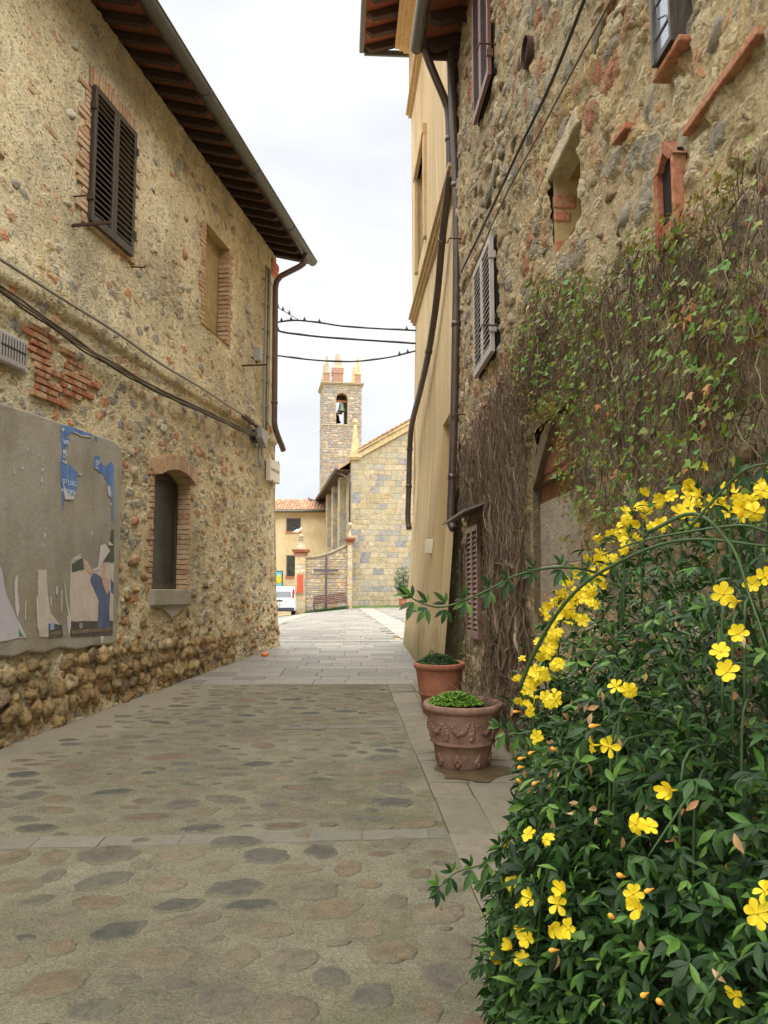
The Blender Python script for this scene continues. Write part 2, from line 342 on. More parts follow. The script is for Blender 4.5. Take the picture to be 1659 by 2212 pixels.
M['red_lamp'] = simple('tail_lamp', (150,40,34), 1, .3, .1, 5, 0, 0, .5)
M['terracotta'] = simple('terracotta_pot', (160,104,80), 1, .9, .35, 6, .01)
M['terracotta_old'] = None
N = NT('weathered_terracotta'); v = N.obj(); c = N.ramp(N.noise(v, 5, 7, .65), [(.28, lin((118,90,78))), (.5, lin((148,116,100))), (.72, lin((166,138,122)))])
c = N.mix(.5, c, N.ramp(N.noise(v, 40, 5, .7), [(.3, (.7,.7,.7,1)), (.7, (1.2,1.2,1.2,1))]), 'MULTIPLY'); N.col(c).bump(N.noise(v, 50, 5, .7), .006); M['terracotta_old'] = N.m
def leaf_mat(name, pal, rough=.45, spec=.4, trans=.25):
    N = NT(name); i = N.island(); c = N.ramp(i, [(k/len(pal), lin(q)) for k, q in enumerate(pal)], 'CONSTANT')
    c = N.mix(.5, c, N.ramp(N.noise(N.obj(), 60, 3, .6), [(.3, (.75,.75,.75,1)), (.7, (1.25,1.25,1.25,1))]), 'MULTIPLY')
    N.col(c).rough(rough); N.b.inputs['Specular IOR Level'].default_value = spec
    tr = N.n('BsdfTranslucent', {'Color': c}); ms = N.n('MixShader', {0: trans, 1: N.b.outputs[0], 2: tr.outputs[0]})
    N.t.links.new(ms.outputs[0], N.o.inputs['Surface']); return N.m
M['jasmine_leaf'] = leaf_mat('jasmine_leaf', [(42,70,30),(48,80,32),(36,60,28),(56,90,34),(42,72,34),(38,64,30),(74,110,42),(46,76,32),(38,64,33),(50,82,34),(88,124,48),(40,70,30),(34,56,29),(60,94,38),(31,53,28),(100,134,58),(46,78,34),(40,68,33),(52,86,37),(38,66,34)], .5, .32, .25)
M['jasmine_stem'] = simple('jasmine_stem', (62,84,48), 1, .5, .2, 20, 0)
N = NT('yellow_petal'); c = N.ramp(N.noise(N.obj(), 30, 3, .5), [(.3, lin((226,196,24))), (.7, lin((246,226,60)))])
N.col(c).rough(.5); tr = N.n('BsdfTranslucent', {'Color': c}); ms = N.n('MixShader', {0: .3, 1: N.b.outputs[0], 2: tr.outputs[0]}); N.t.links.new(ms.outputs[0], N.o.inputs['Surface']); M['petal'] = N.m
M['bud'] = simple('orange_bud', (226,160,60), 1, .5, .2, 30, 0)
M['vine_leaf'] = leaf_mat('vine_leaf', [(112,150,60),(94,138,56),(126,146,54),(140,142,58),(86,128,54),(116,160,74),(122,128,52),(96,120,50),(132,166,86),(118,116,50),(130,118,52),(106,104,46)], .5, .3, .35)
M['vine_olive'] = leaf_mat('vine_olive_leaf', [(124,118,46),(140,122,50),(110,110,44),(134,104,52),(104,96,44),(118,128,50)], .6, .2, .3)
M['vine_dry'] = leaf_mat('vine_dry_leaf', [(196,146,96),(178,124,78),(206,160,110),(160,112,72)], .7, .2, .3)
M['vine_stem'] = stone_mat('vine_stem', [(116,98,80),(98,82,68),(132,114,94),(108,86,72),(146,128,108),(88,72,62),(104,92,74)], .3, .003, 60, .5)
M['vine_bud'] = simple('vine_bud_red', (112,58,50), 1, .7, .3, 20, 0)
M['fern'] = leaf_mat('fern_leaf', [(64,98,52),(52,84,46),(78,108,58)], .5, .3, .3)
M['bright_plant'] = leaf_mat('bright_plant', [(104,146,50),(122,164,58),(92,132,46),(136,172,70)], .5, .3, .3)
M['soil'] = simple('soil', (54,44,36), 1, .95, .4, 40, .02)
M['twig'] = simple('dry_twig', (110,90,74), 1, .8, .3, 30, 0)
M['grass'] = leaf_mat('grass_blade', [(110,136,62),(92,122,54),(130,150,80)], .6, .2, .3)

# ------------------------------------------------------------------ ground, street, paving
def sheet(name, xa, xb, Y0, Y1, ny, nx, off, mat, kind='structure'):
    V = []; Fq = []
    for i in range(ny+1):
        Y = Y0 + (Y1-Y0)*i/ny; a, b = xa(Y), xb(Y)
        for j in range(nx+1):
            x = a + (b-a)*j/nx; V.append((x, Y, gz(x, Y)+off))
    for i in range(ny):
        for j in range(nx):
            o = i*(nx+1)+j; Fq.append((o, o+1, o+nx+2, o+nx+1))
    o = np_mesh(name, np.array(V), np.array(Fq), mat); o['kind'] = kind; return o
xl = lambda Y: LA + LB*Y
xr = lambda Y: RA + RB*Y
xk = lambda Y: .66 - .06*Y
N = NT('ground_earth'); N.col(N.ramp(N.noise(N.obj(), .5, 6, .6), [(.3, lin((120,112,92))), (.7, lin((150,142,118)))])); M['ground'] = N.m
ys = [-30,-10,0,5,10,15.5,20,25,30,35,40,45,50,60,80,120,200,400]; xs = [-400,-200,-80,-40,-20,-12,-8,-5,-1.9,0,3,6,12,40,80,200,400]
V = np.array([(x, y, gz(x, y)-.06) for y in ys for x in xs]); nx = len(xs)
ground = np_mesh('ground', V, np.array([(i*nx+j, i*nx+j+1, (i+1)*nx+j+1, (i+1)*nx+j) for i in range(len(ys)-1) for j in range(nx-1)]), M['ground'])
tag(ground, kind='structure')
# mortar bed of the street: pale and smooth beside the left wall
N = NT('street_mortar'); v = N.obj(); q = N.sep(v)
dl = N.math('SUBTRACT', q[0], N.math('ADD', N.math('MULTIPLY', q[1], LB), LA))
f1 = N.noise(v, 90, 5, .75); f2 = N.noise(v, 1.4, 6, .65); f3 = N.voro(v, 160, 'F1', 'Color'); f3 = N.n('SeparateColor', {0: f3}).outputs[0]
c = N.ramp(f2, [(.3, lin((112,108,90))), (.5, lin((134,129,109))), (.7, lin((147,142,123)))])
c = N.mix(.75, c, N.ramp(f3, [(0, (.72,.70,.66,1)), (.5, (1,1,1,1)), (.9, (1.22,1.22,1.2,1))]), 'MULTIPLY')
c = N.mix(.85, c, N.ramp(f1, [(.36, (.66,.65,.62,1)), (.5, (1,1,1,1)), (.64, (1.28,1.27,1.23,1))]), 'MULTIPLY')
c = N.mix(.6, c, N.ramp(N.noise(v, 7, 6, .7), [(.36, (.80,.79,.76,1)), (.5, (1,1,1,1)), (.64, (1.12,1.11,1.08,1))]), 'MULTIPLY')
st = N.n('MapRange', {'Value': N.math('ADD', dl, N.math('MULTIPLY', N.math('SUBTRACT', N.noise(v, 1.7, 5, .65), .5), .9)), 'From Min': .45, 'From Max': 1.0, 'To Min': 1., 'To Max': 0.}, clamp=True).outputs[0]
c = N.mix(N.math('MULTIPLY', st, .65), c, lin((158,148,128)))
dr = N.math('SUBTRACT', N.math('ADD', N.math('MULTIPLY', q[1], -.06), .66), q[0])
ms_ = N.math('MULTIPLY', N.ramp(N.noise(v, 3.2, 6, .7), [(.48, 0.), (.66, 1.)]), N.n('MapRange', {'Value': dr, 'From Min': .0, 'From Max': 1.1, 'To Min': 1., 'To Max': .12}, clamp=True).outputs[0])
c = N.mix(N.math('MULTIPLY', ms_, .6), c, lin((90,90,54)))
N.col(c).rough(.9).bump(N.math('ADD', f1, N.math('MULTIPLY', N.noise(v, 14, 5, .6), 1.5)), .014, 1.0); M['mortar_bed'] = N.m
street = sheet('street', xl, lambda Y: xk(Y)+.01, -4, 10.62, 60, 24, 0, M['mortar_bed'])
# cobbles
def cobble_mat(name, pal):
    N = NT(name); v = N.obj(); i = N.island()
    c = N.ramp(i, [(k/len(pal), lin(q)) for k, q in enumerate(pal)], 'CONSTANT')
    c = N.mix(.75, c, N.ramp(N.noise(v, 11, 7, .7), [(.36, (.74,.73,.74,1)), (.5, (1,1,1,1)), (.64, (1.26,1.2,1.1,1))]), 'MULTIPLY')
    c = N.mix(.8, c, N.ramp(N.noise(v, 90, 6, .75), [(.36, (.62,.62,.62,1)), (.5, (1,1,1,1)), (.64, (1.3,1.28,1.22,1))]), 'MULTIPLY')
    nz_ = N.noise(v, 26, 8, .78)
    rim = N.n('Attribute', attribute_name='rim').outputs['Fac']       # mortar smeared over the worn rim
    k = N.n('MapRange', {'Value': N.math('ADD', rim, N.math('MULTIPLY', N.math('SUBTRACT', nz_, .5), 2.6)), 'From Min': .54, 'From Max': 1.08}, clamp=True).outputs[0]
    mc = N.mix(.8, lin((131,125,106)), N.ramp(N.noise(v, 110, 5, .75), [(.36, (.68,.67,.64,1)), (.5, (1,1,1,1)), (.64, (1.28,1.27,1.22,1))]), 'MULTIPLY')
    c = N.mix(N.math('MULTIPLY', k, .92), c, mc)
    crack = N.ramp(N.voro(N.vadd(v, N.noise(v, 9, 4, .6, True), .25), 5.5, 'DISTANCE_TO_EDGE', 'Distance'), [(.0, 1.), (.018, 0.)])
    c = N.mix(N.math('MULTIPLY', crack, .14), c, lin((62,56,48)))
    N.col(c).rough(.72).bump(N.math('ADD', N.math('ADD', nz_, N.math('MULTIPLY', N.noise(v, 80, 6, .75), .6)), N.math('MULTIPLY', crack, -.2)), .016); return N.m
M['cobble_grey'] = cobble_mat('cobble_grey', [(112,108,96),(106,103,93),(118,112,99),(112,106,94)]); M['cobble_dark'] = cobble_mat('cobble_dark', [(93,92,84),(98,96,87),(89,88,81)]); M['cobble_red'] = cobble_mat('cobble_red', [(124,106,88),(118,104,89)])
M['cobble'] = cobble_mat('cobble_stone', [(128,118,98),(134,123,102),(124,115,97),(131,118,96),(127,119,102),(136,125,105),(126,113,93)])
bands = [(4.93, .085), (7.98, .06)]
cob = []; grid = {}
def try_cob(x, y, a, b):
    key = (int(x//.35), int(y//.35))
    for ii in (-1,0,1):
        for jj in (-1,0,1):
            for (x2,y2,a2,b2) in grid.get((key[0]+ii, key[1]+jj), ()):
                if ((x-x2)/(a+a2+.045))**2 + ((y-y2)/(b+b2+.05))**2 < 1: return
    grid.setdefault(key, []).append((x,y,a,b)); cob.append((x,y,a,b))
def ground_at(px, py):
    d = ray(px, py); t = CAM_Z/(.044*d.y - d.z); return d.x*t, d.y*t
TONE = {}
for cx_, cy_, hw_, hh_, sl_, tn in [(830,560,100,24,-.03,1),(470,552,60,16,.05,1),(370,602,105,42,0,1),(610,610,88,34,-.2,0),(910,607,88,26,-.05,1),(1110,593,58,28,-.1,2),(345,697,105,30,-.2,1),(175,680,42,24,0,1),(60,715,80,34,0,0),(570,708,92,28,-.1,0),(345,770,85,28,.05,0),(815,715,90,34,.05,1),(605,780,102,26,-.15,2),(865,778,98,22,-.05,2),(125,762,72,26,-.3,1),(185,832,125,36,.1,0),(400,870,125,44,-.35,2),(700,888,70,22,-.05,0),(930,870,75,30,.1,0),(670,830,120,22,-.1,0),(540,960,140,38,0,0),(830,955,75,40,0,0),(1000,970,110,42,-.15,0),(180,1060,125,70,-.3,0),(435,1037,58,14,-.05,1),(620,1055,75,26,.1,1),(340,1140,100,40,-.1,1),(770,1120,130,66,-.2,1),(1140,1025,60,42,-.3,1),(1000,1145,110,58,-.1,0),(1285,1090,75,70,-.5,1),(1530,1030,90,48,.1,1),(1365,945,85,42,-.15,0),(1270,865,75,30,0,0),(1160,790,115,36,-.2,0),(1520,800,100,36,-.1,0),(1070,725,100,36,.05,0),(1365,765,42,26,0,0),(1205,650,52,28,0,0),(1370,560,50,22,0,0),(1020,655,80,20,0,0),(750,648,50,24,.1,0),(490,640,42,14,0,0),(1040,545,72,20,-.1,0),(85,890,40,10,.05,2),(215,925,55,30,.1,0),(1560,920,70,50,0,0),(1480,1140,55,42,0,0),(30,965,70,30,0,0),(50,610,60,26,-.05,0),(190,610,46,28,0,0),(540,1170,30,20,0,1),
   (625,432,62,22,-.1,1),(790,415,70,18,.15,1),(940,433,45,12,0,1),(700,457,62,22,-.2,0),(510,475,95,16,-.05,3),(300,485,75,20,-.1,0),(205,410,55,17,-.15,0),(110,400,60,16,-.1,1),(1050,405,60,20,-.05,1),(1060,462,105,18,0,0),(580,265,88,14,-.1,3),(735,250,35,12,0,1),(1315,270,60,14,-.1,1),(450,345,72,12,-.05,0),(825,372,60,12,0,0),(645,312,45,8,0,1),(860,172,45,12,0,1),(855,205,62,11,-.05,0),(435,235,40,8,-.1,1),(685,147,45,8,0,1),(680,180,48,7,0,1),(1050,320,45,9,0,0),(1200,370,60,14,0,0),(950,250,60,10,0,0),(1180,235,50,8,0,0),(1000,185,60,8,0,0),(460,300,50,9,0,0)]:
    k_ = .6251; X0, Y0 = ground_at(cx_*k_, 1469+cy_*k_); X1, Y1 = ground_at((cx_+hw_*math.cos(sl_))*k_, 1469+(cy_+hw_*math.sin(sl_))*k_); X2, Y2 = ground_at(cx_*k_, 1469+(cy_-hh_)*k_)
    a_ = math.hypot(X1-X0, Y1-Y0); th_ = math.atan2(Y1-Y0, X1-X0); b_ = abs(Y2-Y0)*math.cos(th_)
    if b_ > a_: a_, b_, th_ = b_, a_, th_+math.pi/2
    TONE[len(cob)] = (tn, th_); grid.setdefault((int(X0//.35), int(Y0//.35)), []).append((X0,Y0,a_,max(b_,a_*.5))); cob.append((X0,Y0,a_,b_))
for ph, (n_, lo, hi) in enumerate([(1500,.11,.15),(4000,.075,.11),(6000,.05,.08),(1500,.03,.05)]):
    for _ in range(n_):
        y = random.uniform(1.6, 10.5); x = random.uniform(xl(y)+.35, xk(y)-.06); a = random.uniform(lo, hi); b = a*random.uniform(.40,.80)
        d = x - xl(y)
        if d < .95 and random.random() > (d-.3)*1.0: continue
        if x + a > xk(y) - .01: continue
        if any(abs(y-(Yb+.07*x)) < hw + b + .015 for Yb, hw in bands): continue
        try_cob(x, y, a, b)
V = []; Fq = []; Ft = []
CT = []; RIM = []
for ci, (x, y, a, b) in enumerate(cob):
    n = 32 if y < 6 else 16; th = random.uniform(-.3, .3) * (1.0 if a > b*1.4 else 2); ph = [random.uniform(0, 6.28) for _ in range(4)]; am = [random.uniform(.02, .16), random.uniform(.04,.15), random.uniform(.02,.07), random.uniform(.0,.04)]
    tx, ty = random.uniform(-.03,.03), random.uniform(-.03,.03); hh = random.uniform(.002,.010); o = len(V); sq = random.uniform(1.35,2.5); tn = TONE.get(ci, (random.choice([0,0,0,0,1,1,2,3]), th)); th = tn[1]; tone = tn[0]
    for rr, hz in ((1.0,-.006),(.985,.001),(.9,hh*.7),(.62,hh),(.3,hh*1.05)):
        for j in range(n):
            t = 2*math.pi*j/n; ca, sa = math.cos(t), math.sin(t); k = (abs(ca)**sq + abs(sa)**sq)**(-1/sq)
            k *= 1 + .03*math.sin(7*t+ph[1]) + .02*math.sin(11*t+ph[0]) + am[0]*math.sin(t+ph[0]) + am[1]*math.sin(2*t+ph[1]) + am[2]*math.sin(5*t+ph[2]) + am[3]*math.sin(9*t+ph[3])
            u, w_ = a*k*ca*rr*.96, b*k*sa*rr*.96; X = x + u*math.cos(th) - w_*math.sin(th); Y = y + u*math.sin(th) + w_*math.cos(th)
            V.append((X, Y, gz(X, Y) + .002 + hz + (tx*u + ty*w_ if rr < .95 else 0)))
    V.append((x, y, gz(x,y)+.002+hh*1.05)); c0 = len(V)-1
    CT += [tone]*(4*n+n); RIM += [1.0]*(2*n)+[.78]*n+[.30]*n+[.05]*n+[0.0]
    for r_ in range(4):
        for j in range(n): Fq.append((o+r_*n+j, o+r_*n+(j+1)%n, o+(r_+1)*n+(j+1)%n, o+(r_+1)*n+j))
    for j in range(n): Fq.append((o+4*n+j, o+4*n+(j+1)%n, c0, c0))
me = bpy.data.meshes.new('cobblestones'); me.from_pydata(V, [], [tuple(dict.fromkeys(f)) for f in Fq]); [me.materials.append(M[q]) for q in ('cobble','cobble_grey','cobble_dark','cobble_red')]
me.polygons.foreach_set('material_index', CT)
at_ = me.attributes.new('rim', 'FLOAT', 'POINT'); at_.data.foreach_set('value', RIM)
me.polygons.foreach_set('use_smooth', [True]*len(me.polygons)); co = bpy.data.objects.new('cobblestones', me); C.objects.link(co)
tag(co, 'rounded grey and brown river cobbles bedded in pale street mortar', 'cobblestones', kind='stuff')
# stone slabs: a slab is one block of the sheet it belongs to
slab_pal = [(130,122,106),(122,115,101),(137,128,112),(126,120,107),(131,121,103)]
N = NT('paving_slab'); v = N.obj(); c = N.ramp(N.island(), [(k/5, lin(q)) for k, q in enumerate(slab_pal)], 'CONSTANT')
c = N.mix(.7, c, N.ramp(N.noise(v, 9, 7, .7), [(.3, (.72,.72,.72,1)), (.5, (1,1,1,1)), (.72, (1.22,1.22,1.2,1))]), 'MULTIPLY')
c = N.mix(N.math('MULTIPLY', N.ramp(N.noise(v, 2.0, 5, .65), [(.45, 0.), (.65, 1.)]), .55), c, lin((112,106,84)))
N.col(c).rough(.75).bump(N.noise(v, 40, 6, .7), .005); M['slab'] = N.m
N = NT('pale_paving'); v = N.obj(); c = N.ramp(N.island(), [(k/4, lin(q)) for k, q in enumerate([(130,126,117),(138,133,123),(124,120,112),(144,138,127)])], 'CONSTANT')
c = N.mix(.7, c, N.ramp(N.noise(v, 6, 7, .7), [(.3, (.78,.78,.78,1)), (.5, (1,1,1,1)), (.72, (1.16,1.16,1.15,1))]), 'MULTIPLY'); N.col(c).rough(.6).bump(N.noise(v, 30, 6, .7), .004); M['slab_pale'] = N.m
N = NT('square_setts'); v = N.obj(); c = N.ramp(N.island(), [(k/4, lin(q)) for k, q in enumerate([(116,111,103),(124,119,110),(110,106,99),(130,125,116)])], 'CONSTANT')
c = N.mix(.6, c, N.ramp(N.noise(v, 3, 6, .7), [(.3, (.8,.8,.8,1)), (.72, (1.15,1.15,1.15,1))]), 'MULTIPLY'); N.col(c).rough(.75).bump(N.noise(v, 20, 5, .7), .004); M['sett'] = N.m
def slab(mb, q, off=.006, inset=.006, th=.03):                # q: four ground corners (x,y)
    cx = sum(a for a, b in q)/4; cy = sum(b for a, b in q)/4
    def sh(p, k): d = math.hypot(p[0]-cx, p[1]-cy); return (cx + (p[0]-cx)*(1-k/d), cy + (p[1]-cy)*(1-k/d))
    t = random.uniform(-.002,.002); vs = []
    for k, z in ((inset, -th), (inset, off-.003+t), (inset+.008, off+t)):
        for p in q: a, b = sh(p, k); vs.append((a, b, gz(a, b)+z))
    mb.add(vs, [(8,9,10,11)] + [(r*4+j, r*4+(j+1)%4, r*4+4+(j+1)%4, r*4+4+j) for r in (0,1) for j in range(4)])
sheet('pavement_bed', lambda Y: xk(Y)-.005, lambda Y: xr(Y)+.05, -4, 10.62, 40, 2, -.012, M['mortar'])
mb = MB(); Y = -3.0
while Y < 10.55:
    L = random.uniform(.34, .78); Y2 = min(10.6, Y+L); js = [0, .34+random.uniform(-.03,.03), 1] if random.random() < .6 else [0, .34, random.uniform(.6,.75), 1]
    jit = random.uniform(-.10,.10)
    for a, b in zip(js, js[1:]):
        X = lambda y, t: (xk(y)+.01 + random.uniform(-.008,.008)) * (1-t) + (xr(y)-.02)*t
        slab(mb, [(X(Y,a), Y+(jit if a else 0)), (X(Y,b), Y+(jit if b<1 else 0)), (X(Y2,b), Y2), (X(Y2,a), Y2)], .010)
    Y = Y2
o = mb.build('pavement', M['slab']); tag(o, kind='structure')
N = NT('band_stone'); v = N.obj(); c = N.ramp(N.island(), [(k/4, lin(q)) for k, q in enumerate([(118,114,103),(127,122,111),(113,109,99),(122,117,105)])], 'CONSTANT')
c = N.mix(.7, c, N.ramp(N.noise(v, 14, 7, .7), [(.3, (.75,.75,.75,1)), (.5, (1,1,1,1)), (.72, (1.18,1.18,1.16,1))]), 'MULTIPLY')
c = N.mix(N.math('MULTIPLY', N.ramp(N.noise(v, 4, 6, .7), [(.45, 0.), (.62, 1.)]), .6), c, lin((122,116,100))); N.col(c).rough(.75).bump(N.noise(v, 40, 6, .7), .006); M['band'] = N.m
for Yb, hw in bands:
    mb = MB(); x = xl(Yb)+.1 if Yb < 6 else -.95
    f = lambda x, d: (x, Yb+.07*x+d*(hw+random.uniform(-.010,.010)))
    while x < xk(Yb)-.05:
        x2 = min(x + random.uniform(.28,.75), xk(Yb)-.005)
        slab(mb, [f(x,-1),f(x2,-1),f(x2,1),f(x,1)], .006, .003); x = x2
    o = mb.build('paving_band', M['band']); tag(o, kind='structure')
sheet('slab_paving_bed', lambda Y: xl(Y)-2.2*smooth(15.2,15.6,Y), lambda Y: xr(Y), 10.6, 16.4, 24, 12, -.012, M['mortar'])
mb = MB(); Y = 10.62
while Y < 16.2:
    Y2 = Y + random.uniform(.26,.42); x = xl(Y)-.1 if Y < 15.1 else xl(Y)-2
    while x < xr(Y):
        x2 = min(x+random.uniform(.35,.8), xr(Y)+.02); slab(mb, [(x,Y),(x2,Y),(x2,Y2),(x,Y2)], .004, .004)
        x = x2
    Y = Y2
o = mb.build('slab_paving', M['slab_pale']); tag(o, kind='structure')
sheet('square_bed', lambda Y: -14, lambda Y: 14, 16.1, 62, 60, 28, -.02, M['mortar'])
mb = MB(); Y = 16.4
def in_band(x, y): 
    return abs(x - (.62 - (y-18.5)*.062)) < .32 or abs(x - (-3.4 - (y-18)*.02)) < .3
while Y < 47:
    Y2 = Y + random.uniform(.3,.4); x = -13.0
    while x < 10:
        x2 = x+random.uniform(.4,.75)
        if -9 < x < 4:
            if not in_band((x+x2)/2, (Y+Y2)/2): slab(mb, [(x,Y),(x2,Y),(x2,Y2),(x,Y2)], .004, .006)
        x = x2
    Y = Y2
o = mb.build('square', M['sett']); tag(o, kind='structure')
mb = MB()
for bx in (lambda y: .62-(y-18.5)*.062, lambda y: -3.4-(y-18)*.02):
    Y = 16.42
    while Y < 46.5:
        Y2 = Y + random.uniform(.6,1.1); slab(mb, [(bx(Y)-.36,Y),(bx(Y)+.36,Y),(bx(Y2)+.36,Y2),(bx(Y2)-.36,Y2)], .012, .004); Y = Y2
x = -7
while x < 2:
    x2 = x+random.uniform(.5,.9); slab(mb, [(x,15.95),(x2,15.95),(x2,16.4),(x,16.4)], .014, .004); x = x2
o = mb.build('paving_strip', M['slab_pale']); tag(o, kind='structure')

# ------------------------------------------------------------------ wall builders (local x along the wall, z up; side sg = street side of local y)
def grid_wall(name, s0, s1, z0, z1, step, holes, p_of, sg, mat, parent, inside=None):
    def lines(a, b, cuts):
        cuts = sorted(set([a, b] + [c for c in cuts if a < c < b])); out = []
        for c0, c1 in zip(cuts, cuts[1:]):
            n = max(1, int(round((c1-c0)/step))); out += [c0 + (c1-c0)*i/n for i in range(n)]
        return np.array(out + [b])
    sl = lines(s0, s1, [h[0] for h in holes] + [h[1] for h in holes]); zl = lines(z0, z1, [h[2] for h in holes] + [h[3] for h in holes])
    Sg, Zg = np.meshgrid(sl, zl); P = np.vectorize(p_of)(Sg, Zg); V = np.stack([Sg, sg*P, Zg], -1).reshape(-1, 3)
    nx = len(sl); I, J = np.meshgrid(np.arange(len(zl)-1), np.arange(nx-1), indexing='ij'); I = I.ravel(); J = J.ravel()
    sc = (sl[J]+sl[J+1])/2; zc = (zl[I]+zl[I+1])/2; keep = np.ones(len(I), bool)
    for h in holes: keep &= ~((sc > h[0]) & (sc < h[1]) & (zc > h[2]) & (zc < h[3]))
    if inside is not None: keep &= inside(sc, zc)
    I = I[keep]; J = J[keep]; a = I*nx+J
    Fq = np.stack([a, a+1, a+nx+1, a+nx], -1) if sg < 0 else np.stack([a, a+nx, a+nx+1, a+1], -1)
    return np_mesh(name, V, Fq, mat, parent)
def reveal(mb, h, depth, sg, p0=.01):
    s0, s1, z0, z1 = h; y0 = sg*p0; y1 = -sg*depth
    mb.add([(s0,y0,z0),(s1,y0,z0),(s1,y0,z1),(s0,y0,z1),(s0,y1,z0),(s1,y1,z0),(s1,y1,z1),(s0,y1,z1)], [(0,1,5,4),(1,2,6,5),(2,3,7,6),(3,0,4,7)])
def bricks_around(mb, h, sg, w=.12, bh=.065, proud=.012, top=True, bottom=False, deep=.1, sides=(1,1)):
    s0, s1, z0, z1 = h
    for side, use in ((0, sides[0]), (1, sides[1])):
        if not use: continue
        z = z0
        while z < z1 - .02:
            L = w*random.choice([.8, 1.0, 1.7]) * random.uniform(.9,1.1); t = proud + random.uniform(-.006,.006)
            if side == 0: mb.box(s0-L, s0+random.uniform(0,.008), -sg*deep, sg*t, z, z+bh-.012, .004)
            else: mb.box(s1-random.uniform(0,.008), s1+L, -sg*deep, sg*t, z, z+bh-.012, .004)
            z += bh
    if top:
        s = s0-.05
        while s < s1+.04:
            mb.box(s, s+bh-.012, -sg*deep, sg*(proud+random.uniform(-.005,.005)), z1-random.uniform(0,.006), z1+.24+random.uniform(-.02,.02), .004); s += bh
    if bottom:
        s = s0-.1
        while s < s1+.1:
            mb.box(s, s+.22, -sg*deep, sg*(proud+.01), z0-.06, z0, .004); s += .235
def shutter(mb, s0, s1, z0, z1, p, sg, th=.045, st=.055, rail=.07, pitch=.062, mid=False):
    y0, y1 = sg*p, sg*(p+th)
    mb.box(s0, s0+st, y0, y1, z0, z1, .004); mb.box(s1-st, s1, y0, y1, z0, z1, .004)
    mb.box(s0+st, s1-st, y0, y1, z0, z0+rail*1.3, .003); mb.box(s0+st, s1-st, y0, y1, z1-rail, z1, .003)
    z = z0 + rail*1.3 + .02
    while z < z1 - rail - .03:
        ya, yb = sg*(p+.004), sg*(p+th-.004); t = .010
        mb.add([(s0+st,ya,z+.05),(s1-st,ya,z+.05),(s1-st,yb,z),(s0+st,yb,z),(s0+st,ya,z+.05+t),(s1-st,ya,z+.05+t),(s1-st,yb,z+t),(s0+st,yb,z+t)],
               [(0,1,2,3),(4,7,6,5),(0,4,5,1),(1,5,6,2),(2,6,7,3),(3,7,4,0)]); z += pitch
def rows(mb, u0, u1, z0, z1, rh, lr, gap, th, fn, ok=None, jit=0.0):       # courses of separate dressed blocks; fn(u,d,z)->point
    z = z0
    while z < z1-.03:
        z2 = min(z1, z+random.uniform(*rh)); u = u0
        if z1 - z2 < rh[0]*.5: z2 = z1
        while u < u1-.02:
            u2 = min(u1, u+random.uniform(*lr))
            if u1-u2 < lr[0]*.4: u2 = u1
            if ok is None or ok(u, u2, z, z2):
                g = gap/2; t = th*random.uniform(.6,1.2); j = [random.uniform(-jit,jit) for _ in range(8)]; b = min(.02, th)
                q = [(u+g+j[0],z+g+j[1]),(u2-g+j[2],z+g+j[3]),(u2-g+j[4],z2-g+j[5]),(u+g+j[6],z2-g+j[7])]
                cu, cz = (u+u2)/2, (z+z2)/2; q2 = [(a+(b if a<cu else -b), c+(b if c<cz else -b)) for a, c in q]
                mb.add([fn(a, -.02, c) for a, c in q]+[fn(a, t*.7, c) for a, c in q]+[fn(a, t, c) for a, c in q2],
                       [(8,9,10,11)]+[(r*4+k, r*4+(k+1)%4, r*4+4+(k+1)%4, r*4+4+k) for r in (0,1) for k in range(4)])
            u = u2
        z = z2
def coppi(mb, s0, s1, fn, length, n_along, r=.085, pitch=.2):     # rows of curved tiles; fn(s, t, h) with t up the slope
    s = s0
    while s < s1:
        for k in range(n_along):
            t0 = length*k/n_along; t1 = length*(k+1)/n_along + .05; vs = []
            dx = random.uniform(-.012,.012); dh = random.uniform(0,.012)
            for t, rr, h in ((t0, r, .03), (t1, r*.85, .0)):
                for j in range(7): a = math.pi*j/6; vs.append(fn(s+dx+rr*math.cos(a), t, h+dh+rr*.8*math.sin(a)))
            for j in range(7): a = math.pi*j/6; vs.append(fn(s+dx+(r-.018)*math.cos(a), t0, .03+dh+(r-.018)*.8*math.sin(a)))
            o = mb.smooth; mb.smooth = False
            mb.add(vs, [(j, j+1, 7+j+1, 7+j) for j in range(6)] + [(14+j, 14+j+1, j+1, j) for j in range(6)]); mb.smooth = o
        s += pitch

# ------------------------------------------------------------------ the stone house on the left
ZW = 7.80
stone_house = empty('stone_house', (LA, 0, 0), LROT, 'plastered rubble house with dark shutters and torn notice panel, brown eaves above', 'house')
SE = 15.0
H_SH = (8.31, 9.22, 5.44, 6.88); H_NI = (11.52, 12.48, 5.38, 6.88); H_LO = (10.06, 11.06, 1.66, 3.16)
def pL(s, z):
    g = lg(s); p = .05*max(0, 1-(z-g)/1.6)**2 - .02
    p += .04*smooth(4.27,4.31,z)*(1-smooth(4.45,4.75,z)) + .008*math.sin(s*.8+z*.5)*math.sin(z*1.1+s*.3)
    return p - .03*(1-smooth(g+.1, g+.9, z))*(s < 13)
wl = grid_wall('wall', -1.0, SE, -.3, ZW, .024, [H_SH, H_NI, H_LO], pL, -1, M['wall_left'], stone_house)
co_ = np.empty(len(wl.data.vertices)*3, np.float32); wl.data.vertices.foreach_get('co', co_); co_ = co_.reshape(-1,3)
co_[:,0] += np.clip(co_[:,0]-14.0, 0, None) * .36*np.clip(1-(co_[:,2]-.6)/4.2, 0, 1)**1.3; wl.data.vertices.foreach_set('co', co_.ravel())
mb = MB()                                                      # gable and rear walls
zr = 10.0
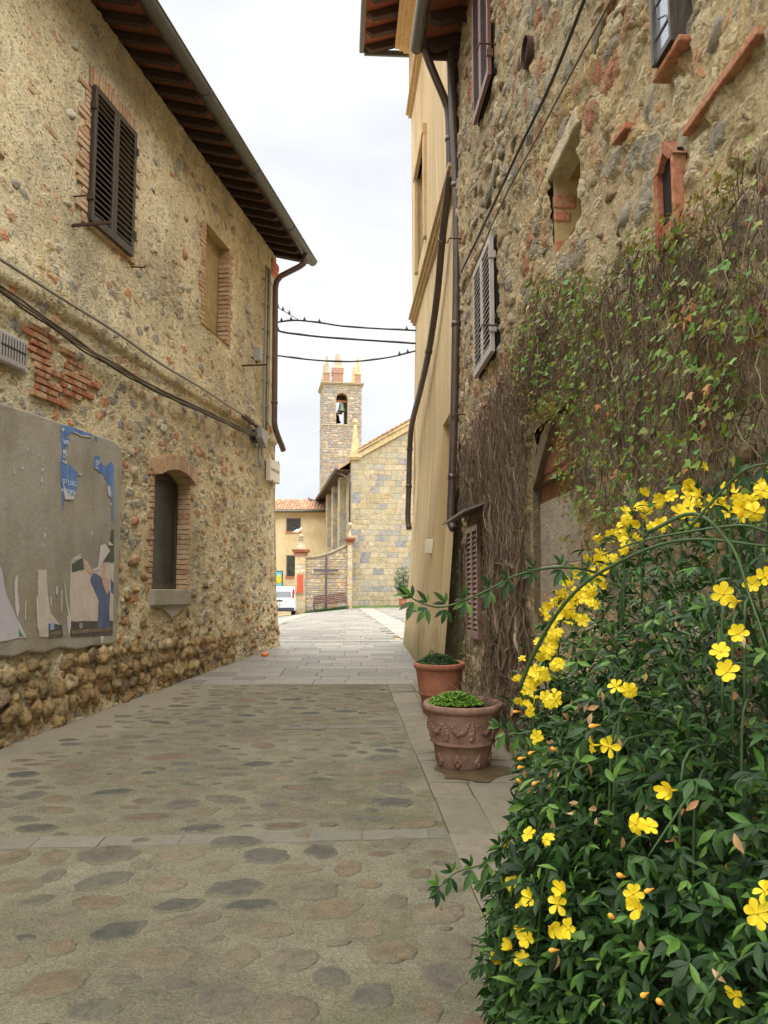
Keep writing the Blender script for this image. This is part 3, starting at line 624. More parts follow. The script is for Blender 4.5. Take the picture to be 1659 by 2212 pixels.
mb.add([(SE+.0,0,7.6),(SE,0,3.5),(SE+.2,0,1.8),(SE+.36,.02,-.3),(SE+.36,8.6,-.3),(SE,8.6,3.5),(SE,8.6,7.6),(SE,4.3,8.7)], [(0,1,2,3,4,5,6,7)])
mb.add([(-1,0,-.3),(-1,8.6,-.3),(-1,8.6,7.6),(-1,4.3,8.7),(-1,0,7.6)], [(0,1,2,3,4)]); mb.add([(-1,8.6,-.3),(SE,8.6,-.3),(SE,8.6,7.6),(-1,8.6,7.6)], [(0,1,2,3)])
mb.build('gable_wall', M['wall_left'], stone_house)
# rubble plinth of big round stones
bm_t = bmesh.new(); bmesh.ops.create_icosphere(bm_t, subdivisions=3, radius=1); bm_t.verts.index_update()
ICO = np.array([q.co[:] for q in bm_t.verts]); ICF = np.array([[q.index for q in f.verts] for f in bm_t.faces]); bm_t.free()
Vs = []; Fs = []; cnt = 0
def add_stone(s, z, a, b, c, p, rough=.16):
    global cnt
    v = ICO.copy(); npl = rng.integers(13, 20); nn = rng.normal(size=(npl,3)); nn /= np.linalg.norm(nn,axis=1,keepdims=True); hh_ = rng.uniform(.66,1.0,npl)
    dots = v@nn.T; f = np.where(dots > .05, hh_/np.maximum(dots,.05), 9).min(1); f = np.minimum(f, 1.12)
    for k in range(4):
        d = rng.normal(size=3); d /= np.linalg.norm(d); fr = rng.uniform(3, 14); f += rough*.22/(1+k*.5)*np.sin(fr*(v@d) + rng.uniform(0, 6.28))
    v = v*f[:,None]; t = rng.uniform(-.35,.35); v = v*np.array([a, c, b]); x = v[:,0]*np.cos(t)-v[:,2]*np.sin(t); zz = v[:,0]*np.sin(t)+v[:,2]*np.cos(t)
    Vs.append(np.stack([x+s, v[:,1]-p, zz+z], -1)); Fs.append(ICF+cnt); cnt += len(v)
s = 2.0
row = 0; hts = [.0, .15, .35, .54, .71, .86, .98, 1.08]
for r_ in range(7):
    s = 2.0 + random.uniform(0,.2)
    while s < 15.25:
        k = smooth(15.5, 6.5, s) if False else 1 - smooth(6.5, 15.5, s)
        top = .55 + .50*k; big = (1.0 if r_ in (1,2) else .82 if r_ in (0,3) else .6) * (.62 + .42*k)
        a = random.uniform(.08,.14)*big; hz = (hts[r_] + .02)*(.55+.47*k)
        if hz < top + random.uniform(-.15,.1) and (s > 9.2 or lg(s)+hz < .93) and random.random() < (.97 if r_ < 4 else .62):
            b = a*random.uniform(.72,1.0); add_stone(s+a, lg(s)+hz+.05+random.uniform(-.025,.025), a*1.04, b*1.08, a*random.uniform(.7,.95), random.uniform(-.035,.012) - (.02 if r_ > 3 else 0)*1.5 - (0.03 if r_==0 else 0))
        s += 2*a*random.uniform(.88,1.02)
for _ in range(420):                                             # smaller stones wedged in and thinning upwards
    s = random.uniform(2.5, 15.2); k = 1-smooth(6.5,15.5,s); z = lg(s) + random.random()**1.5*(1.25*k+.75); a = random.uniform(.025,.06)
    if (s < 9.3 and z > 1.0) or (9.9 < s < 11.3 and z > 1.25): continue
    add_stone(s, z, a*1.2, a*.9, a, random.uniform(-.03,.012))
np_mesh('rubble_plinth', np.concatenate(Vs), np.concatenate(Fs), M['rubble_stone'], stone_house)
Vs = []; Fs = []; cnt = 0                                        # flatter stones showing in the face of the wall
def clear_left(s, z): return not ((s < 9.35 and .95 < z < 3.4) or (9.75 < s < 11.4 and 1.1 < z < 3.5) or (8.0 < s < 9.5 and 5.2 < z < 7.3) or (11.3 < s < 12.8 and 5.2 < z < 7.0) or (4.15 < z < 4.65) or (s < 7.6 and 3.4 < z < 4.0) or (s > 13.6 and z > 3.3))
for _ in range(560):
    s = random.uniform(6.3, 15.0); z = lg(s)+.5 + random.random()**1.4*7.0
    if z > 7.6 or not clear_left(s, z) or random.random() < (.62 if z > 4.5 else 0): continue
    a = random.uniform(.03,.085)*(1.25 if random.random() < .15 else 1); add_stone(s, z, a*1.15, a*random.uniform(.55,.9), .035, -.006-pL(s,z)*-1*0 - .0 + random.uniform(-.030,-.010), .10)
np_mesh('rubble_facing', np.concatenate(Vs), np.concatenate(Fs), M['facing_stone'], stone_house)
mb = MB(); pb_ = [LW(*q) for q in ((52,700),(110,720),(170,775),(215,845),(175,885),(120,880),(80,860),(60,790))]
z = 3.2
while z < 4.15:
    s = 7.2+random.uniform(0,.1)
    while s < 9.0:
        L = random.choice([.24,.24,.12,.18])*random.uniform(.9,1.1); c0 = (s+L/2, z+.03); ins = False; n = len(pb_)
        for i in range(n):
            (x1,y1),(x2,y2) = pb_[i], pb_[i-1]
            if (y1 > c0[1]) != (y2 > c0[1]) and c0[0] < (x2-x1)*(c0[1]-y1)/(y2-y1)+x1: ins = not ins
        if ins and random.random() < .70: mb.box(s, s+L-.015, -.012+random.uniform(-.010,.004), .06, z, z+.052+random.uniform(-.006,.004), .006)
        s += L
    z += .066
mb.build('brick_patch', M['brick_patch'], stone_house)
mb = MB()
for _ in range(150):
    s = random.uniform(7.0, 14.6); z = random.uniform(2.2, 7.3)
    if not clear_left(s, z) and not (8.0 < s < 9.5 and 5.2 < z < 7.3 and not (8.15 < s < 9.4 and 5.3 < z < 7.2)): continue
    L = random.uniform(.07,.25); st = len(mb.v); mb.box(-L/2,L/2,-.0,.06,-.026,.026,.008); mb.xf(Matrix.Translation((s,.002-pL(s,z)-random.uniform(0,.012),z)) @ Matrix.Rotation(random.gauss(0,.25),4,'Y'), st)
mb.build('brick_chips', M['brick'], stone_house)
# brick dressings
mb = MB(); bricks_around(mb, H_SH, -1, w=.13, bottom=True, proud=.004)
mb.build('brick_surround', M['brick'], stone_house); 
for sd_ in ((1,0),(0,1)): mb = MB(); bricks_around(mb, H_NI, -1, w=.11, top=False, proud=.002, sides=sd_); mb.build('brick_surround', M['brick'], stone_house)
mb = MB(); s0, s1, z0, z1 = H_LO
bricks_around(mb, H_LO, -1, w=.09, top=False, proud=.002)
n = 17
for i in range(n):
    t = (i+.5)/n; s = s0-.06 + (s1-s0+.12)*t; zc = z1-.14 + .135*math.sin(math.pi*t)**.8; a = (t-.5)*-.3; st = len(mb.v)
    mb.box(-.026,.026,-.10,.12,0,.19+random.uniform(-.01,.01),.004); mb.xf(Matrix.Translation((s,-.02,zc)) @ Matrix.Rotation(-a*1.2,4,'Y') @ Matrix.Translation((0,.0,0)), st)
mb.m = 1
pts = [(s0, z1-.14)] + [(s0+(s1-s0)*i/10, z1-.14+.135*math.sin(math.pi*i/10)**.8) for i in range(1,10)] + [(s1, z1-.14),(s1, z1+.01),(s0,z1+.01)]
mb.prism(pts, -.01, .22, lambda a,d,b: (a,d,b))
mb.build('brick_arch', [M['brick'], M['reveal']], stone_house, fix=True)
mb = MB(); reveal(mb, H_LO, .22, -1, -.0); mb.build('window_reveal', M['reveal'], stone_house)
mb = MB(); z = H_LO[2]                                            # brick jamb inside the reveal
while z < H_LO[3]-.13:
    mb.box(H_LO[1]-.012-random.uniform(0,.006), H_LO[1]+.05, -.03, .20, z, z+.055, .003); z += .066
mb.build('brick_jamb', M['brick'], stone_house)
wi = MB(); s0,s1,z0,z1 = H_LO
wi.box(s0,s0+.06,.12,.18,z0,z1,.004); wi.box(s1-.07,s1,.12,.18,z0,z1,.004); wi.box(s0+.06,s1-.07,.12,.18,z0,z0+.07,.004); wi.box(s0+.06,s1-.07,.12,.18,z1-.1,z1,.004)
wf = wi.build('window_frame', M['wood_dark'], stone_house)
mb = MB(); mb.box(s0+.06,s1-.07,.145,.155,z0+.07,z1-.1); mb.build('pane', M['glass_dusty'], wf)
mb = MB(); mb.box(s0-.05,s1+.08,-.06,.2,z0-.2,z0-.004,.012); mb.prism([(s0-.03,z0-.2),(s1+.05,z0-.2),(s1-.2,z0-.27),(s0+.55,z0-.36),(s0+.35,z0-.26)], -.03,.05, lambda a,d,b:(a,d,b))
mb.build('window_sill', M['panel'], stone_house, fix=True)
mb = MB(); reveal(mb, H_NI, .17, -1, -.0); s0,s1,z0,z1 = H_NI; mb.add([(s0,.17,z0),(s1,.17,z0),(s1,.17,z1),(s0,.17,z1)],[(0,1,2,3)]); mb.build('blind_niche', M['reveal'], stone_house)
mb = MB(); z = z0
while z < z1-.28:
    d = random.choice([.13,.17,.2]); mb.box(s1-.02-random.uniform(0,.025), s1+.08, -.012, .16, z, z+.058, .006); z += .07
mb.build('brick_jamb', M['brick'], stone_house)
mb = MB(); reveal(mb, H_SH, .15, -1, 0.0); mb.m = 1; s0,s1,z0,z1 = H_SH; mb.add([(s0,.15,z0),(s1,.15,z0),(s1,.15,z1),(s0,.15,z1)],[(0,1,2,3)]); mb.build('recess_dark_back', [M['reveal'], M['shade_fill']], stone_house)
sm_ = (H_SH[0]+H_SH[1])/2
for a, b in ((H_SH[0]-.02, sm_-.004), (sm_+.004, H_SH[1]+.02)):
    mb = MB(); shutter(mb, a, b, H_SH[2]-.02, H_SH[3]+.02, .012, -1, pitch=.066)
    for zh in (H_SH[2]+.2, H_SH[3]-.25):
        x_ = a if a < sm_-.1 else b
        mb.box(x_-.02, x_+.02, -.075, -.01, zh, zh+.08, .003)
    mb.build('shutter', M['wood_dark'], stone_house)
a = LW(166,487,.03); mb = MB(); mb.box(a[0]-.014,a[0]+.014,-.40,.06,a[1]-.014,a[1]+.014,.003); mb.build('shutter_bar', M['iron'], stone_house)
for pts in ([(8.05,0.04,5.56),(8.05,-.13,5.56),(8.06,-.14,5.52)], [(9.36,0.04,5.36),(9.36,-.13,5.34),(9.36,-.14,5.37)]):
    mb = MB(); mb.tube(pts,.009,6); mb.build('shutter_stay', M['iron'], stone_house)
# notice panel (plaster)
top = [LW(a,b,.035) for a, b in ((0,869),(60,888),(125,910),(190,933),(246,951))]; bot = [LW(a,b,.035) for a, b in ((253,1385),(240,1393),(200,1396),(170,1404),(130,1400),(95,1412),(60,1408),(30,1420),(0,1419))]
pan = [(5.2,1.05),(5.2,3.22)] + top + [(9.14,3.20),(9.17,3.1)] + [(9.17+.01*math.sin(z*9), z) for z in np.linspace(3.0,1.2,12)] + bot
mb = MB(); mb.prism(pan, .06, -.035, lambda a,d,b:(a,d,b)); pano = mb.build('notice_panel', M['panel'], stone_house, fix=True)
bv = pano.modifiers.new('b','BEVEL'); bv.width = .02; bv.segments = 3; bv.limit_method = 'ANGLE'
# vent grille
va = LW(2,700,.05); vb = LW(57,794,.05); mb = MB(); mb.box(va[0]-.03,vb[0]+.03,-.045,.03,vb[1]-.04,va[1]-.03,.02)
vent = mb.build('vent_grille', M['plastic_grey'], stone_house)
mb = MB()
for i in range(9):
    s = va[0]+.05 + (vb[0]-va[0]-.06)*i/8; mb.box(s-.004,s+.004,-.049,-.044,vb[1]+.02,va[1]-.07)
mb.box(va[0]+.03,vb[0]-.0,-.050,-.0442,(va[1]+vb[1])/2-.025,(va[1]+vb[1])/2-.012); mb.build('grille_bars', M['van_dark'], vent)
# roof, eaves
PE, ZE = .56, 7.60
mb = MB(); sl = .27
def ru(p): return ZE + .14 + (PE-p)*sl
mb.prism([(-PE,ru(PE)),(4.3,ru(-4.3)),(8.6+PE,ru(PE)),(8.6+PE,ru(PE)+.07),(4.3,ru(-4.3)+.09),(-PE,ru(PE)+.07)], -1.4, SE+.10, lambda a,d,b:(d,a,b))
roof = mb.build('roof', M['terracotta_board'], stone_house, fix=True)
mb = MB(); coppi(mb, -1.3, SE+.1, lambda s,t,h:(s,-PE-.04+t,ru(PE)+.10+t*sl+h), 5.0, 12); mb.build('roof_tiles', M['roof_tile'], roof)
for i in range(56):
    s = -1.2 + i*.335
    if s > SE+.05: break
    mb = MB(); y0 = -PE+.03; y1 = .25
    pr = [(y1, ru(-y1)-.105),(y1,ru(-y1)-.004),(y0,ru(PE)-.004),(y0,ru(PE)-.055),(y0+.05,ru(PE)-.09)]
    mb.prism(pr, s-.038+random.uniform(-.01,.01), s+.038+random.uniform(-.01,.01), lambda a,d,b:(d,a,b)); mb.build('rafter', M['rafter'], stone_house, fix=True)
mb = MB(); mb.box(-1.4,SE+.10,-PE-.02,-PE+.012,ru(PE)-.07,ru(PE)+.06,.004); mb.build('fascia', M['rafter'], stone_house)
mb = MB(); mb.prism([(-PE-.02,ru(PE)-.06),(4.3,ru(-4.3)-.06),(4.3,ru(-4.3)+.10),(-PE-.02,ru(PE)+.08)], SE+.102, SE+.135, lambda a,d,b:(d,a,b)); mb.build('verge_board', M['gutter_green'], stone_house, fix=True)
mb = MB(); gy = -PE-.075; gzz = ru(PE)-.01; n = 10; vs = []
for x in (-1.4, SE+.15):
    for j in range(n+1): a = math.pi + math.pi*j/n; vs.append((x, gy+.082*math.cos(a), gzz+.082*math.sin(a)))
    for j in range(n, -1, -1): a = math.pi + math.pi*j/n; vs.append((x, gy+.076*math.cos(a), gzz+.076*math.sin(a)))
k = 2*n+2; mb.smooth = True; mb.add(vs, [(j, (j+1)%k, k+(j+1)%k, k+j) for j in range(k)]); mb.smooth = False
mb.add([(SE+.15, gy+.082*math.cos(math.pi+math.pi*j/n), gzz+.082*math.sin(math.pi+math.pi*j/n)) for j in range(n+1)], [tuple(range(n+1))])
mb.tube([(-1.4,gy-.082,gzz),(SE+.15,gy-.082,gzz)],.012,8)
for s in np.arange(.3, SE, 1.9): mb.tube([(s+.0,gy+.087*math.cos(a),gzz+.087*math.sin(a)) for a in np.linspace(math.pi,2*math.pi,9)], .008, 5)
gutter = mb.build('gutter', M['gutter_green'], stone_house)
pts = [(14.62,gy,gzz-.06),(14.62,gy,gzz-.18),(14.61,gy+.03,gzz-.25),(14.60,gy+.12,gzz-.31),(14.58,-.20,gzz-.46),(14.575,-.12,gzz-.56),(14.57,-.10,gzz-.68)] 
pts += [(14.57+.06*(7.1-z)/3, -.10, z) for z in (6.5,5.5,4.9,4.62)] + [(14.66,-.11,4.5),(14.76,-.13,4.38),(14.90,-.16,4.24),(14.96,-.17,4.17)]
mb = MB(); mb.tube(pts, .052, 12); mb.tube([(14.612,-.1,4.95),(14.611,-.1,5.0)],.06,10)
mb.build('downpipe', M['pipe_left'], stone_house)
mb = MB()
for i, (e_, z) in enumerate([(.03,7.16),(.05,7.26),(.07,7.36),(.09,7.46),(.10,7.56)]): mb.box(SE-.32, SE+e_, -e_*.7+.06, .6, z, z+.098, .006)
mb.build('corbel', M['cornice'], stone_house)
mb = MB(); mb.box(SE-.02,SE+.10,.16,3,4.90,4.96,.01); mb.box(SE-.02,SE+.07,.16,3,4.82,4.898,.01); mb.box(SE-.02,SE+.045,.16,3,4.75,4.818,.01); mb.build('string_course', M['cornice'], stone_house)
mb = MB(); a = LW(532,790,.05); b = LW(581,788,.14); mb.box(a[0]-.014,a[0]+.014,-.40,.06,a[1]-.012,a[1]+.012,.003); mb.build('iron_bracket', M['iron'], stone_house)
# cables, box, sign on the house: things of their own
def wall_thing(name, label, cat, side='L', group=None): return empty(name, (LA,0,0) if side=='L' else (RA,0,0), LROT if side=='L' else RROT, label, cat, group)
t = wall_thing('conduit', 'grey cable conduit running above the ledge of the left house', 'conduit')
mb = MB(); pts = [(s, -.085-.01*math.sin(s*3), 4.395+.012*math.sin(s*1.7)) for s in np.arange(1,13.5,.3)]; mb.tube(pts,.017,8); mb.build('pipe', M['conduit'], t)
mb = MB(); mb.tube([(13.0,-.09,4.385),(13.4,-.09,4.375),(13.75,-.1,4.35)],.042,10); mb.tube([(13.38,-.09,4.376),(13.42,-.09,4.374)],.047,10); mb.build('sleeve', M['pipe_left'], t)
t = wall_thing('cable_bundle', 'bundle of dark cables sagging along the left house below its ledge', 'cable')
base = [LW(*q, .06) for q in ((0,622),(57,663),(120,707),(200,763),(330,838),(450,893),(545,938))]
for i in range(4):
    mb = MB(); o = [(-.0,.0),(.022,.012),(-.004,-.03),(.02,-.022)][i]; pts = [(2.0,-.07,4.35),(4.5,-.07,4.33)]
    pp = [Vector((a,0,b)) for a, b in base]
    for j in range(len(pp)-1):
        for k in range(5): q = pp[j].lerp(pp[j+1], k/5); pts.append((q.x, -.06-o[0]-.006*math.sin(q.x*5+i), q.z+o[1]+.006*math.sin(q.x*7+i*2)))
    pts.append((pp[-1].x,-.09-o[0],pp[-1].z+o[1])); pts.append((13.78,-.1,4.21+i*.04)); mb.tube(pts, [.014,.011,.009,.012][i], 6); mb.build('cable', M['cable'] if i != 2 else M['cable_dark'], t)
t = wall_thing('junction_box', 'pale grey electrical junction box beside the left downpipe', 'electrical box')
mb = MB(); a = LW(553,928,.1); b = LW(566,958,.1)
mb.prism([(a[0]+.03,a[1]+.06),(b[0]+.05,a[1]+.0),(b[0]+.06,b[1]+.05),(b[0]-.02,b[1]-.09),(a[0]+.06,b[1]+.05)], -.19, -.08, lambda a,d,b:(a,d,b)); mb.build('box_cover', M['plastic_grey'], t, fix=True)
mb = MB(); mb.box(a[0]+.05,b[0]+.02,-.08,.0,b[1]+.0,a[1]+.0,.005); mb.build('box_body', M['van_dark'], t)
mb = MB(); mb.tube([(b[0]-.06,-.07,b[1]-.03),(b[0]-.07,-.07,b[1]-.26),(b[0]-.0,-.08,b[1]-.40),(b[0]+.12,-.08,b[1]-.40),(b[0]+.16,-.07,b[1]-.25),(b[0]+.14,-.06,b[1]+.05)],.02,8); mb.tube([(b[0]-.0,-.07,b[1]-.03),(b[0]-.02,-.07,b[1]-.25),(b[0]+.04,-.08,b[1]-.36),(b[0]+.10,-.08,b[1]-.34),(b[0]+.12,-.07,b[1]-.1)],.013,8); mb.build('cable_loop', M['conduit'], t)
t = wall_thing('cable_riser', 'pale vertical cable conduits rising beside the left downpipe to the eaves', 'conduit')
for i, (s, r) in enumerate(((14.14,.022),(14.27,.016),(14.38,.013))):
    mb = MB(); pts = [(s-.02,-.07,4.3+i*.1)] + [(s+.012*math.sin(z*2+i),-.06,z) for z in np.arange(4.6,7.45,.3)]; mb.tube(pts, r, 8)
    for z in np.arange(4.8,7.5,.45): mb.box(s-r-.008,s+r+.008,-.06-r-.005,0,z,z+.02)
    mb.build('cable', M['conduit'] if i != 1 else M['cable'], t)
t = wall_thing('wall_lamp', 'small grey box lamp fixed above the iron bar on left house', 'lamp')
a = LW(551,765,.05); mb = MB(); mb.box(a[0]-.07,a[0]+.07,-.16,-.05,a[1]-.13,a[1]+.10,.01); mb.build('housing', M['plastic_grey'], t); mb = MB(); mb.tube([(a[0],0,a[1]-.05),(a[0],-.1,a[1]-.16),(a[0]+.02,-.06,a[1]-.13)],.015,6); mb.build('bracket', M['iron'], t)
t = wall_thing('street_sign', 'white marble street name plaque at the corner of left house', 'sign')
a = LW(571,988,.05); z1_ = a[1]+.02; s0_ = 14.42; mb = MB(); mb.box(s0_,15.0,-.10,-.02,z1_-.38,z1_,.004); mb.build('plate', M['marble'], t)
TM = lambda s,p,z: Matrix.Translation((s,-p,z)) @ Matrix(((1,0,0,0),(0,0,-1,0),(0,1,0,0),(0,0,0,1)))
def wtext(body, s, p, z, width, height, mat, parent, name='lettering'):
    o = text_mesh(body, 1.0, mat, name, parent, Matrix.Identity(4), .001)
    xs = [v.co.x for v in o.data.vertices]; ysv = [v.co.y for v in o.data.vertices]; wd = max(xs)-min(xs); hh = max(ysv)-min(ysv)
    kx, ky = width/wd, height/hh
    o.data.transform(TM(s,p,z) @ Matrix.Diagonal((kx,ky,1,1)) @ Matrix.Translation((-min(xs),-min(ysv),0))); return o
wtext('VIA DANTE ALIGHIERI', s0_+.04, .1005, z1_-.21, .50, .055, M['ink'], t)
for ss in (.12,.45):
    for zz in (z1_-.015, z1_-.395): mb = MB(); mb.box(s0_+ss,s0_+ss+.02,-.106,-.09,zz,zz+.03); mb.build('clip', M['iron'], t)

# torn posters on the panel
def paper(name, c, var=.08, streak=True, c2=None):
    N = NT(name); v = N.obj((1,1,.3) if streak else (1,1,1)); f = N.noise(v, 7, 6, .7)
    if c2: N.col(N.ramp(f, [(.35, lin(c)), (.65, lin(c2))]))
    else:
        a = lin(c); N.col(N.ramp(f, [(.3, tuple(q*(1-var) for q in a[:3])+(1,)), (.7, tuple(min(1,q*(1+var)) for q in a[:3])+(1,))]))
    N.rough(.65).bump(N.noise(N.obj(), 9, 5, .6), .006); return N.m
P_blue = paper('poster_blue', (70,108,170), .3, True, (120,150,196)); P_white = paper('poster_white_paper', (206,200,196), .08); P_field = paper('poster_field', (196,182,166), .1, False, (212,200,188))
P_lilac = paper('poster_lilac', (196,188,194), .08); P_dark = paper('poster_dark', (92,84,78), .2); P_robe = paper('poster_robe', (84,96,128), .25, False, (104,116,146)); P_skin = paper('poster_sleeve', (198,168,152), .1, False); P_green = paper('poster_green', (70,140,104), .1, False); P_lblue = paper('poster_light_blue', (150,176,214), .1, False); P_ink = simple('poster_ink', (206,212,222), 1, .7, .05, 8, 0); P_tan = simple('poster_tan_ink', (160,146,110), 1, .7, .05, 8, 0); P_wall = paper('poster_dark_green', (88,92,80), .25, False)
cq = lambda x, y: LW(x*.24006, 885+y*.24006, .04)
def sheet_poly(mb, pts, p, rag=.004, th=.0015, sub=True):
    q = [cq(*a) for a in pts]; out = []
    for i, a in enumerate(q):
        b = q[(i+1) % len(q)]; L = math.hypot(b[0]-a[0], b[1]-a[1]); n = max(1, int(L/.05)) if sub else 1
        for k in range(n):
            t_ = k/n; j = rag if 0 < k else 0; out.append((a[0]+(b[0]-a[0])*t_+random.uniform(-j,j), a[1]+(b[1]-a[1])*t_+random.uniform(-j,j)))
    mb.prism(out, -p+th*0, -p-th, lambda a,d,b:(a,d,b))
def poster_part(name, mat, polys, t, p=.038, rag=.006):
    for q in polys:
        mb = MB(); sheet_poly(mb, q, p, rag); mb.build(name, mat, t, fix=True)
t = wall_thing('torn_poster', 'torn poster of blue sky and robed figure in pale field, right side of panel', 'poster')
poster_part('sky_paper', P_blue, [[(550,148),(640,150),(740,190),(830,222),(825,246),(760,238),(660,203),(600,240),(578,250),(630,262),(625,310),(590,330),(605,380),(600,430),(570,445),(605,470),(620,490),(690,560),(735,578),(710,595),(690,602),(705,660),(682,740),(660,785),(590,800),(578,840),(570,905),(560,780),(550,560),(550,450),(566,420),(560,300)], [(855,420),(900,420),(908,460),(925,495),(960,510),(1000,470),(1026,500),(1028,700),(1026,1010),(1008,1000),(1014,830),(985,760),(965,640),(930,575),(890,560),(850,525)], [(858,240),(880,250),(876,290),(862,275)]], t)
poster_part('field_paper', P_field, [[(645,1345),(690,1345),(720,1315),(790,1370),(830,1445),(880,1432),(940,1370),(1026,1365),(1024,1660),(1020,1900),(640,1905),(632,1650)]], t)
poster_part('dark_paper', P_wall, [[(1003,1080),(1026,1075),(1026,1372),(940,1372),(960,1330),(985,1240)],[(648,1385),(745,1330),(760,1440),(648,1462)]], t, .0405)
poster_part('caption_paper', P_dark, [[(640,1903),(1020,1898),(1018,2022),(700,2042),(640,2042)]], t)
poster_part('robe', P_robe, [[(830,1465),(880,1480),(915,1510),(960,1590),(992,1640),(985,1962),(878,1962),(892,1720),(880,1690),(850,1620),(815,1545)],[(1000,1520),(1024,1560),(1022,1660),(998,1640)]], t, .0402)
poster_part('sleeve', P_skin, [[(745,1330),(790,1390),(840,1460),(830,1495),(780,1450)],[(925,1375),(955,1380),(958,1440),(950,1510),(992,1525),(985,1610),(965,1665),(925,1560),(915,1480)]], t, .0408)
poster_part('torn_flap', P_white, [[(905,1222),(948,1210),(990,1268),(930,1362),(885,1440),(850,1450),(825,1445),(880,1415),(893,1330)],[(980,1180),(1020,1215),(1000,1225),(975,1215)],[(640,1350),(735,1292),(690,1348)],[(550,170),(580,165),(575,195),(560,190)],[(565,360),(600,362),(585,395),(570,400)],[(548,452),(605,470),(598,490),(575,475)],[(568,660),(600,740),(640,780),(672,775),(665,808),(585,806)],[(655,200),(670,200),(735,228),(820,240),(815,250),(735,238)],[(965,680),(990,690),(1000,790),(975,770)],[(975,840),(1012,850),(1008,862)],[(690,575),(735,575),(722,592)],[(845,520),(885,520),(880,536)]], t, .043, .002)
for b_, x0, y1, wd, ht in (('VR',570,308,60,45),('LF',572,428,34,55),('†F',858,505,48,60),('07 LUG',565,662,126,42),('MEDIEV',556,752,128,48)):
    a = cq(x0,y1); b2 = cq(x0+wd,y1-ht); wtext(b_, a[0], .0407, a[1], b2[0]-a[0], abs(cq(x0,y1-ht)[1]-a[1]), P_ink, t)
a = cq(648,2020); b2 = cq(1000,2010); wtext('RIGGIONIMEDIEVALE.COM', a[0], .0407, a[1], b2[0]-a[0], .034, P_tan, t)
a = cq(720,1965); wtext('U', a[0], .0407, a[1], .045, .05, P_ink, t)
t = wall_thing('torn_poster', 'narrow torn strip of pale poster, second from the right on panel', 'poster')
poster_part('paper', P_field, [[(345,1440),(425,1440),(433,1660),(460,1830),(540,1930),(560,1960),(500,2050),(430,2045),(360,2042),(343,1900),(350,1700)]], t)
poster_part('caption_paper', P_dark, [[(440,1925),(560,1935),(570,2038),(440,2050)]], t, .0402)
poster_part('logo', P_lblue, [[(452,1918),(490,1918),(488,1975),(455,1985)]], t, .042)
poster_part('torn_sliver', P_white, [[(150,1490),(165,1490),(160,1620),(178,1790),(160,1880),(140,1790),(132,1560)],[(230,1720),(240,1720),(234,1890),(226,1890)],[(580,1540),(592,1600),(610,1750),(635,1850),(620,1880),(595,1720)],[(555,1620),(562,1620),(562,1820),(553,1800)],[(510,1590),(525,1590),(520,1660),(508,1665)],[(455,1680),(468,1690),(466,1760),(456,1755)],[(600,1860),(640,1850),(640,1950),(622,2040),(610,1960)],[(330,1660),(345,1700),(355,1900),(360,2010),(340,1960)]], t, .041, .002)
wtext('WWW.M', cq(455,2030)[0], .0408, cq(455,2030)[1], cq(550,2030)[0]-cq(455,2030)[0], .034, P_tan, t)
t = wall_thing('torn_poster', 'torn pale lilac poster corner with green emblem, leftmost on panel', 'poster')
poster_part('paper', P_lilac, [[(-60,1380),(0,1400),(22,1440),(40,1560),(70,1680),(160,1890),(240,2052),(170,2056),(0,2092),(-60,2100)]], t)
poster_part('emblem', P_green, [[(172,1975),(215,1990),(230,2030),(175,2040)]], t, .0405, .001)
poster_part('torn_sliver', P_white, [[(165,1890),(240,2050),(225,2056),(168,1960)],[(255,330),(262,370),(250,375)],[(345,385),(355,410),(345,420)],[(385,520),(402,540),(378,560)],[(380,600),(392,640),(372,660)],[(130,510),(140,580),(128,575)],[(195,505),(215,520),(205,545)],[(410,1050),(420,1075),(412,1080)],[(400,1100),(415,1125),(402,1160)],[(400,1205),(406,1215),(390,1235)],[(690,870),(700,880),(694,900)],[(820,1080),(835,1100),(828,1150)],[(905,2035),(938,2040),(925,2100),(908,2095)]], t, .041, .001)

# ------------------------------------------------------------------ old stone house on the right
old_house = empty('old_house', (RA, 0, 0), RROT, 'tall old rubble stone house with brown shutters and creeper, right of the street', 'house')
RE = 9.74
H_LE = (3.30, 3.49, 3.93, 5.1); H_SL = (3.375, 3.53, 3.20, 3.44); H_NC = (4.84, 5.46, 3.88, 4.46); H_AR = (4.94, 6.14, 1.45, 2.80); ARD = .05
def pR(s, z): return .03*math.sin(s*1.3+z*.7)*math.sin(z*1.4-s*.4) + .06*max(0,1-(z-rg(s))/1.2)**2
grid_wall('wall', -1.5, RE, -.3, 8.5, .024, [H_LE, H_SL, H_NC, H_AR], pR, 1, M['wall_right'], old_house)
Vs = []; Fs = []; cnt = 0
def clear_right(s, z): return not any(a < s < b and c_ < z < d for a, b, c_, d in ((3.05,3.72,3.0,3.7),(3.1,3.7,3.7,5.2),(4.5,5.65,3.75,4.85),(4.8,6.3,1.3,2.95),(7.2,8.5,3.65,5.05),(7.2,8.4,6.3,8.0),(7.6,9.4,1.0,2.6),(5.7,6.15,5.45,5.95),(2.6,3.4,3.4,3.65)))
for _ in range(900):
    s = random.uniform(1.8, 9.6); z = random.uniform(2.6, 8.3) if random.random() < .8 else random.uniform(.6, 3)
    if not clear_right(s, z): continue
    k = .5+.5*min(1, s/6); a = random.uniform(.035,.12)*k*(1.35 if random.random() < .12 else 1); add_stone(s, z, a*random.uniform(1.1,1.7), a*random.uniform(.5,.85), .035*k+.01, random.uniform(-.030,.004)-.004, .10)
Vv = np.concatenate(Vs); Vv[:,1] *= -1; np_mesh('rubble_facing', Vv, np.concatenate(Fs)[:,::-1], M['facing_stone_dark'], old_house)
